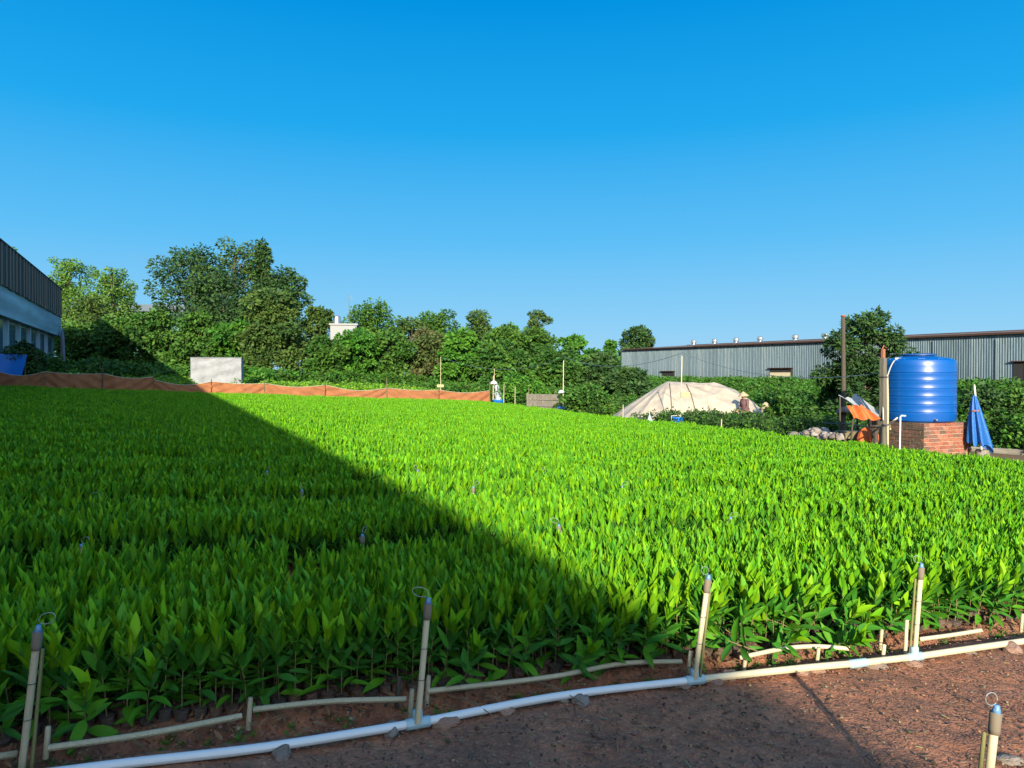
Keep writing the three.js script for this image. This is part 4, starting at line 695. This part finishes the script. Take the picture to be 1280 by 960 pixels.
  const Q = at(957, 520, 30.5); Q.y = ground(Q.x, 30.5); const sk = thing('stake_sack', 'pale sack draped over a stake right of the person', 'sack', Q); part('stake', cyl(.025, .03, 1.3, 0, -.05, 0, 6), M.stake, sk); const sg = new THREE.LatheGeometry([[.03, 1.25], [.14, 1.18], [.2, .95], [.15, .7], [.19, .45]].map(q => new THREE.Vector2(...q)), 14); { const p = sg.attributes.position; for (let i = 0; i < p.count; i++) { const m = 1 + .7 * (noise(p.getX(i) * 12 + 3, p.getY(i) * 7 + p.getZ(i) * 11, 8) - .5); p.setX(i, p.getX(i) * m); p.setZ(i, p.getZ(i) * m * .7); } sg.computeVertexNormals(); } part('sack', sg, M.straw, sk);
}

// ---------------------------------------------------------------- blue tank on its brick platform, posts, parasol
{
  const C = at(1155, 568, 19.3), B = V(C.x, ground(C.x, 19.3) - .12, C.z), Wd = 1.76, H = at(1155, 529, 19.3).y - B.y;
  const t = thing('brick_platform', 'square red brick platform carrying the blue water tank', 'platform', B, BED);   // local +x along the beds, -z away
  part('core', box(Wd - .028, H - .03, Wd - .028, Wd / 2, H / 2 - .015, -Wd / 2), M.mortar, t);
  part('top_slab', box(Wd - .05, .04, Wd - .05, Wd / 2, H - .035, -Wd / 2), M.concrete, t);
  reseed(808); const bw = .19, bh = .088, pitch = .1, bg = [0, 1, 2].map(k => { const g = new RoundedBoxGeometry(bw + k * .003, bh, .085, 1, .006); return g; }), half = new RoundedBoxGeometry(.088, bh, .085, 1, .006);
  const nc = Math.floor((H + .02) / pitch), y0 = H - nc * pitch;
  for (let c = 0; c < nc; c++) for (const face of [0, 1, 2]) {
    const off = (c + face) % 2 ? .1 : 0;
    for (let x = off; x < Wd - .06; x += .2) {
      const w = Math.min(bw, Wd - x), sideFace = face > 0 || false, m = sideFace ? pick(M.darkBrick) : (rnd() < .08 ? pick(M.darkBrick) : pick(M.brick));  // left face is laid in darker, browner bricks
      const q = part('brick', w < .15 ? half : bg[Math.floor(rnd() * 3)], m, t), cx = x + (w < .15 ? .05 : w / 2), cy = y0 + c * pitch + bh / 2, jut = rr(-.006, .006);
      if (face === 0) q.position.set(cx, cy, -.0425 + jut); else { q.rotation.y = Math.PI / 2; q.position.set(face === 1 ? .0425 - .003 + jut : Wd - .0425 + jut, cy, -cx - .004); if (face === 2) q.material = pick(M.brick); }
    }
  }
  const T = V(Wd / 2, 0, -Wd / 2).applyAxisAngle(V(0, 1, 0), BED).add(B); T.y = B.y + H;
  const R = 41.6 / F * -T.z, HT = at(1155, 441, -T.z).y - T.y, k = thing('water_tank', 'large ribbed blue plastic water tank on the brick platform', 'water tank', T, 0);
  const pr = [[0, 0], [R * .93, 0], [R * .975, .03], [R * .985, .07]]; const bands = [.13, .245, .36, .475, .59, .70]; let yy = .07;
  for (const f of bands) { const y = f * HT; pr.push([R * .994, y - .07], [R * .998, y - .05], [R, y - .025], [R * .986, y - .01], [R * .986, y + .01], [R, y + .025], [R * .998, y + .05], [R * .994, y + .07]); }
  pr.push([R * .988, HT * .80], [R * .985, HT * .85], [R * .955, HT * .885], [R * .9, HT * .90], [R * .82, HT * .915], [R * .5, HT * .945], [R * .34, HT * .955], [R * .34, HT * .965]); pr.push([0, HT * .965]);
  part('body', toCreasedNormals(new THREE.LatheGeometry(pr.map(q => new THREE.Vector2(...q)), 72), .55), M.tank, k);
  part('lid', new THREE.LatheGeometry([[R * .46, 0], [R * .46, .035], [R * .42, .05], [R * .12, .06], [0, .06]].map(q => new THREE.Vector2(...q)), 40).translate(0, HT * .958, 0), M.tankLid, k);
  for (let j = 0; j < 10; j++) { const a = j / 10 * 6.283 + .2; const q = part('shoulder_rib', box(.2, .06, R * .34, 0, HT * .9, R * .72, .02), M.tank, k); q.rotation.y = a; }
  part('outlet', rodGeo([V(-.05, .07, R * .96), V(-.06, .07, R + .08)], .03, .03, 10), M.zinc, k);
  // pipe from the post into the tank top, tap pipes on the left face
  const top = at(1133, 448, -T.z + .6), e = at(1117, 449, -T.z + .7), mid = at(1107, 480, -T.z + .9), low = at(1104, 525, -T.z - .6), f = thing('fill_hose', 'pale fill hose curving from the post into the tank top', 'hose', V(0, 0, 0));
  part('hose', rodGeo(curve([low, at(1104, 505, -T.z - .5), at(1108, 475, -T.z - .45), at(1117, 452, -T.z - .3), at(1122, 448.5, -T.z - .3)], 24), .018, .018, 8), M.wire, f); part('inlet_pipe', rodGeo([at(1119, 448, -T.z - .3), at(1134, 449, -T.z - .35)], .022, .022, 8), M.pvc, f);
  const d2 = 19.0, tp = thing('standpipe', 'white standpipe with elbow tap in front of the brick platform', 'tap', V(0, 0, 0)); const b0 = at(1124.5, 560, d2); b0.y = ground(b0.x, d2) - .05; part('pipe', rodGeo([b0, at(1125.5, 520, d2)], .02, .02, 8), M.pvc, tp); part('elbow', rodGeo([at(1125.5, 521, d2), at(1126, 519.5, d2), at(1132, 520, d2)], .026, .026, 8), M.pvcBlue, tp);
  const ep = thing('elbow_pipe', 'short bent white pipe hanging beside the standpipe', 'pipe', V(0, 0, 0)); part('pipe', rodGeo([at(1122, 522, 19.05), at(1112, 530, 19.1), at(1113, 537, 19.1)], .022, .022, 8), M.cream, ep);
  const hs = thing('black_hose', 'black hose sagging from the posts to the tap', 'hose', V(0, 0, 0)); part('hose', rodGeo(curve([at(1121, 524, 19.08), at(1108, 532, 19.0), at(1096, 534, 19.2), at(1060, 530, 22), at(1030, 529, 25)], 24), .02, .02, 6), M.darkwire, hs);
}
{
  const D = 20.0, a = at(1104, 432, D), P = V(a.x, ground(a.x, D), -D), h = a.y - P.y, t = thing('concrete_post', 'old grey concrete post with rusty bracket beside the blue tank', 'post', P); const g = box(.14, h - .28, .14, 0, (h - .28) / 2 - .05, 0, .012); part('shaft', g, M.oldConcrete, t); t.rotation.z = .0; t.rotation.x = 0; t.rotation.y = .5;
  part('rusty_bracket', box(.09, .34, .08, 0, h - .26, 0, .01), M.rust, t); part('bracket_arm', rodGeo([V(-.04, h - .1, 0), V(.02, h, 0), V(.14, h - .06, 0)], .02, .012, 6), M.rust, t); part('clamp', box(.17, .03, .17, 0, h * .72, 0), M.darkwire, t);
  const q = part('side_pipe', rodGeo([V(.14, 0, .05), V(.13, h * .52, .05), V(.1, h * .74, .05)], .03, .03, 8), M.creamOldShade, t); part('side_block', box(.12, h * .3, .12, -.18, h * .14, -.1, .012), M.oldwood, t);
  const D2 = 24, b = at(1054, 395, D2), P2 = V(b.x, ground(b.x, D2), -D2), h2 = b.y - P2.y, w = thing('wooden_pole', 'tall dark weathered wooden pole with a knotted bundle', 'pole', P2); part('shaft', rodGeo([V(.03, -.1, 0), V(.02, h2 * .5, 0), V(0, h2, 0)], .085, .058, 10), M.oldwood, w); part('top_cap', rodGeo([V(0, h2 - .02, 0), V(0, h2 + .03, 0)], .075, .07, 10), M.rust, w); part('bundle', rock(.2, 1.15, .8, 1, 15).translate(.02, h2 * .27, .08), M.stone[2], w);
}
{
  const D = 19.6, a = at(1228, 571, D), P = V(a.x, ground(a.x, D), -D), k = at(1218, 483, D).y - P.y, t = thing('folded_parasol', 'folded blue parasol standing in a concrete base beside the tank', 'parasol', P);
  part('concrete_base', new THREE.LatheGeometry([[0, 0], [.17, 0], [.185, .03], [.165, .33], [.14, .36], [0, .36]].map(q => new THREE.Vector2(...q)), 24), M.concrete, t);
  const x1 = at(1218, 483, D).x - P.x; part('pole', rodGeo([V(-.02, .3, 0), V(x1, k, 0)], .024, .022, 8), M.pvc, t); part('finial', rodGeo([V(x1, k - .02, 0), V(x1, k + .05, 0)], .03, .012, 8), M.cream, t);
  const y1 = at(1218, 494, D).y - P.y, y0 = at(1218, 555, D).y - P.y;
  part('canopy', sheet(64, 30, (u, v) => { const A = u * 6.283, r = lerp(.04, .31, Math.pow(v, .8)) * (1 + (.15 + .22 * v) * Math.sin(A * 7 + v * 2)) * (1 + .3 * Math.sin(A + 2) * v), cx = lerp(x1, -.12, v); return { x: cx + Math.cos(A) * r * .78, y: lerp(y1, y0, v) + .10 * v * Math.sin(A * 7) - .12 * v * Math.cos(A - .6), z: Math.sin(A) * r * .8, u: u * 2, w: v }; }), M.blueCloth, t);
  const st = part('strap', new THREE.TorusGeometry(.09, .014, 6, 18), M.rust, t); st.position.set(x1 + .01, y1 - .42, .02); st.rotation.x = 1.4; st.scale.set(1, 1, 2);
}
// ---------------------------------------------------------------- rubble, tarpaulins and boards between the poles
{
  const D = 20.7, P = at(1092, 520, D); P.y = ground(P.x, D); const t = thing('tarpaulin_shelter', 'pale grey blue tarpaulin slung over a low frame behind the posts', 'tarpaulin', P);
  const tl = at(1066, 495, D), tr = at(1090, 493, D), br = at(1110, 523, D), bl = at(1085, 520, D); const L4 = (u, v) => V().lerpVectors(V().lerpVectors(tl, tr, u), V().lerpVectors(bl, br, u), v).sub(P);
  part('sheet', sheet(26, 20, (u, v) => { const q = L4(u, v); return { x: q.x, y: q.y - .1 * Math.sin(Math.PI * u) * (1 - v) + .03 * Math.sin(u * 16 + v * 4), z: q.z - .9 * (1 - v) + .08 * (noise(u * 5, v * 4, 3) - .5) }; }), M.paleTarp, t);
  for (const [u, v] of [[.03, .03], [.97, .03], [.97, .97]]) { const q = L4(u, v); part('prop', rodGeo([V(q.x, 0, q.z - .9 * (1 - v)), V(q.x, q.y - .02, q.z - .9 * (1 - v))], .03, .025, 6), M.oldwood, t); }
  const o = thing('orange_tarpaulin', 'bright orange tarpaulin hung below the pale one', 'tarpaulin', P); const a = at(1058, 508, D - .6), b = at(1078, 507, D - .6), c = at(1094, 524, D - .5), d = at(1062, 523, D - .5);
  part('sheet', sheet(22, 14, (u, v) => { const q = V().lerpVectors(V().lerpVectors(a, b, u), V().lerpVectors(d, c, u), v).sub(P); return { x: q.x, y: q.y + .03 * Math.sin(u * 14), z: q.z + .25 * v + .07 * Math.sin(u * 11 + v * 3) }; }), M.orange, o); for (const q of [d, c]) part('prop', rodGeo([V(q.x - P.x, 0, q.z - P.z), V(q.x - P.x, q.y - P.y, q.z - P.z + .2)], .025, .025, 6), M.oldwood, o);
  const e = at(1085, 553, 20.6); e.y = ground(e.x, 20.6) + .3; const s2 = thing('orange_bundle', 'crumpled orange plastic bundle at the foot of the concrete post', 'bundle', e); part('sheet', rock(.3, 1.1, 1.5, .8, 21), M.orange, s2);
  const wx = at(1069, 540, 21.2), tb = thing('wooden_crate_table', 'low table of light boards under the orange tarpaulin', 'table', V(wx.x, ground(wx.x, 21.2), -21.2), .1); for (let k = 0; k < 3; k++) part('board', box(.8, .035, .17, 0, .62, -.18 + k * .18, .005), M.stake, tb); for (const [x, z] of [[-.42, -.2], [.42, -.2], [-.42, .2], [.42, .2]]) part('leg', box(.06, .6, .06, x, .3, z), M.stake, tb); part('apron', box(.9, .16, .03, 0, .52, .26), M.stake, tb);
  // a line of broken stones
  reseed(933); const gs = [0, 1, 2, 3, 4].map(k => rock(.125, 1.15, .9, 1, 40 + k));
  for (let k = 0; k < 96; k++) { const u = rnd(), px = lerp(990, 1052, u) + rr(-4, 4), py = lerp(524, 541, u) + rr(-6, 5), DD = lerp(22.9, 21.3, u) + rr(-.35, .35), q = at(px, py, DD), y = Math.max(ground(q.x, DD), ground(q.x, DD) + .12 + .5 * rnd() * (1 - Math.abs(u - .6))); single('rubble_stone', gs[k % 5], M.stone[k % 3], 'pale broken stone in the rubble line between tarpaulin heap and wooden pole', 'stone', V(q.x, y, q.z), rr(0, 6), 'stones of the rubble line').scale.setScalar(rr(.6, 1.2)); }
  // low kerb to the right and a cable over the weeds
  const k0 = at(1236, 545, 24), k1 = at(1300, 552, 23); k0.y = ground(k0.x, 24); k1.y = ground(k1.x, 23); const kb = V().subVectors(k1, k0); const kg = box(kb.length() + 4, .22, .2, 0, .06, 0, .02); const kr = single('low_kerb', kg, M.concrete, 'pale low concrete kerb in the shade behind the folded parasol', 'kerb', V().lerpVectors(k0, k1, .5), Math.atan2(-kb.z, kb.x)); kr.rotation.z = .0;
  const ho = thing('grey_hose', 'grey hose arching over the weeds before the rubble', 'hose', V(0, 0, 0)); part('hose', rodGeo(curve([at(993, 546, 24.6), at(1003, 540, 24.7), at(1018, 536, 24.9), at(1032, 536, 25)], 18), .03, .03, 6), M.oldConcrete, ho);
}
renderer.render(scene, camera);
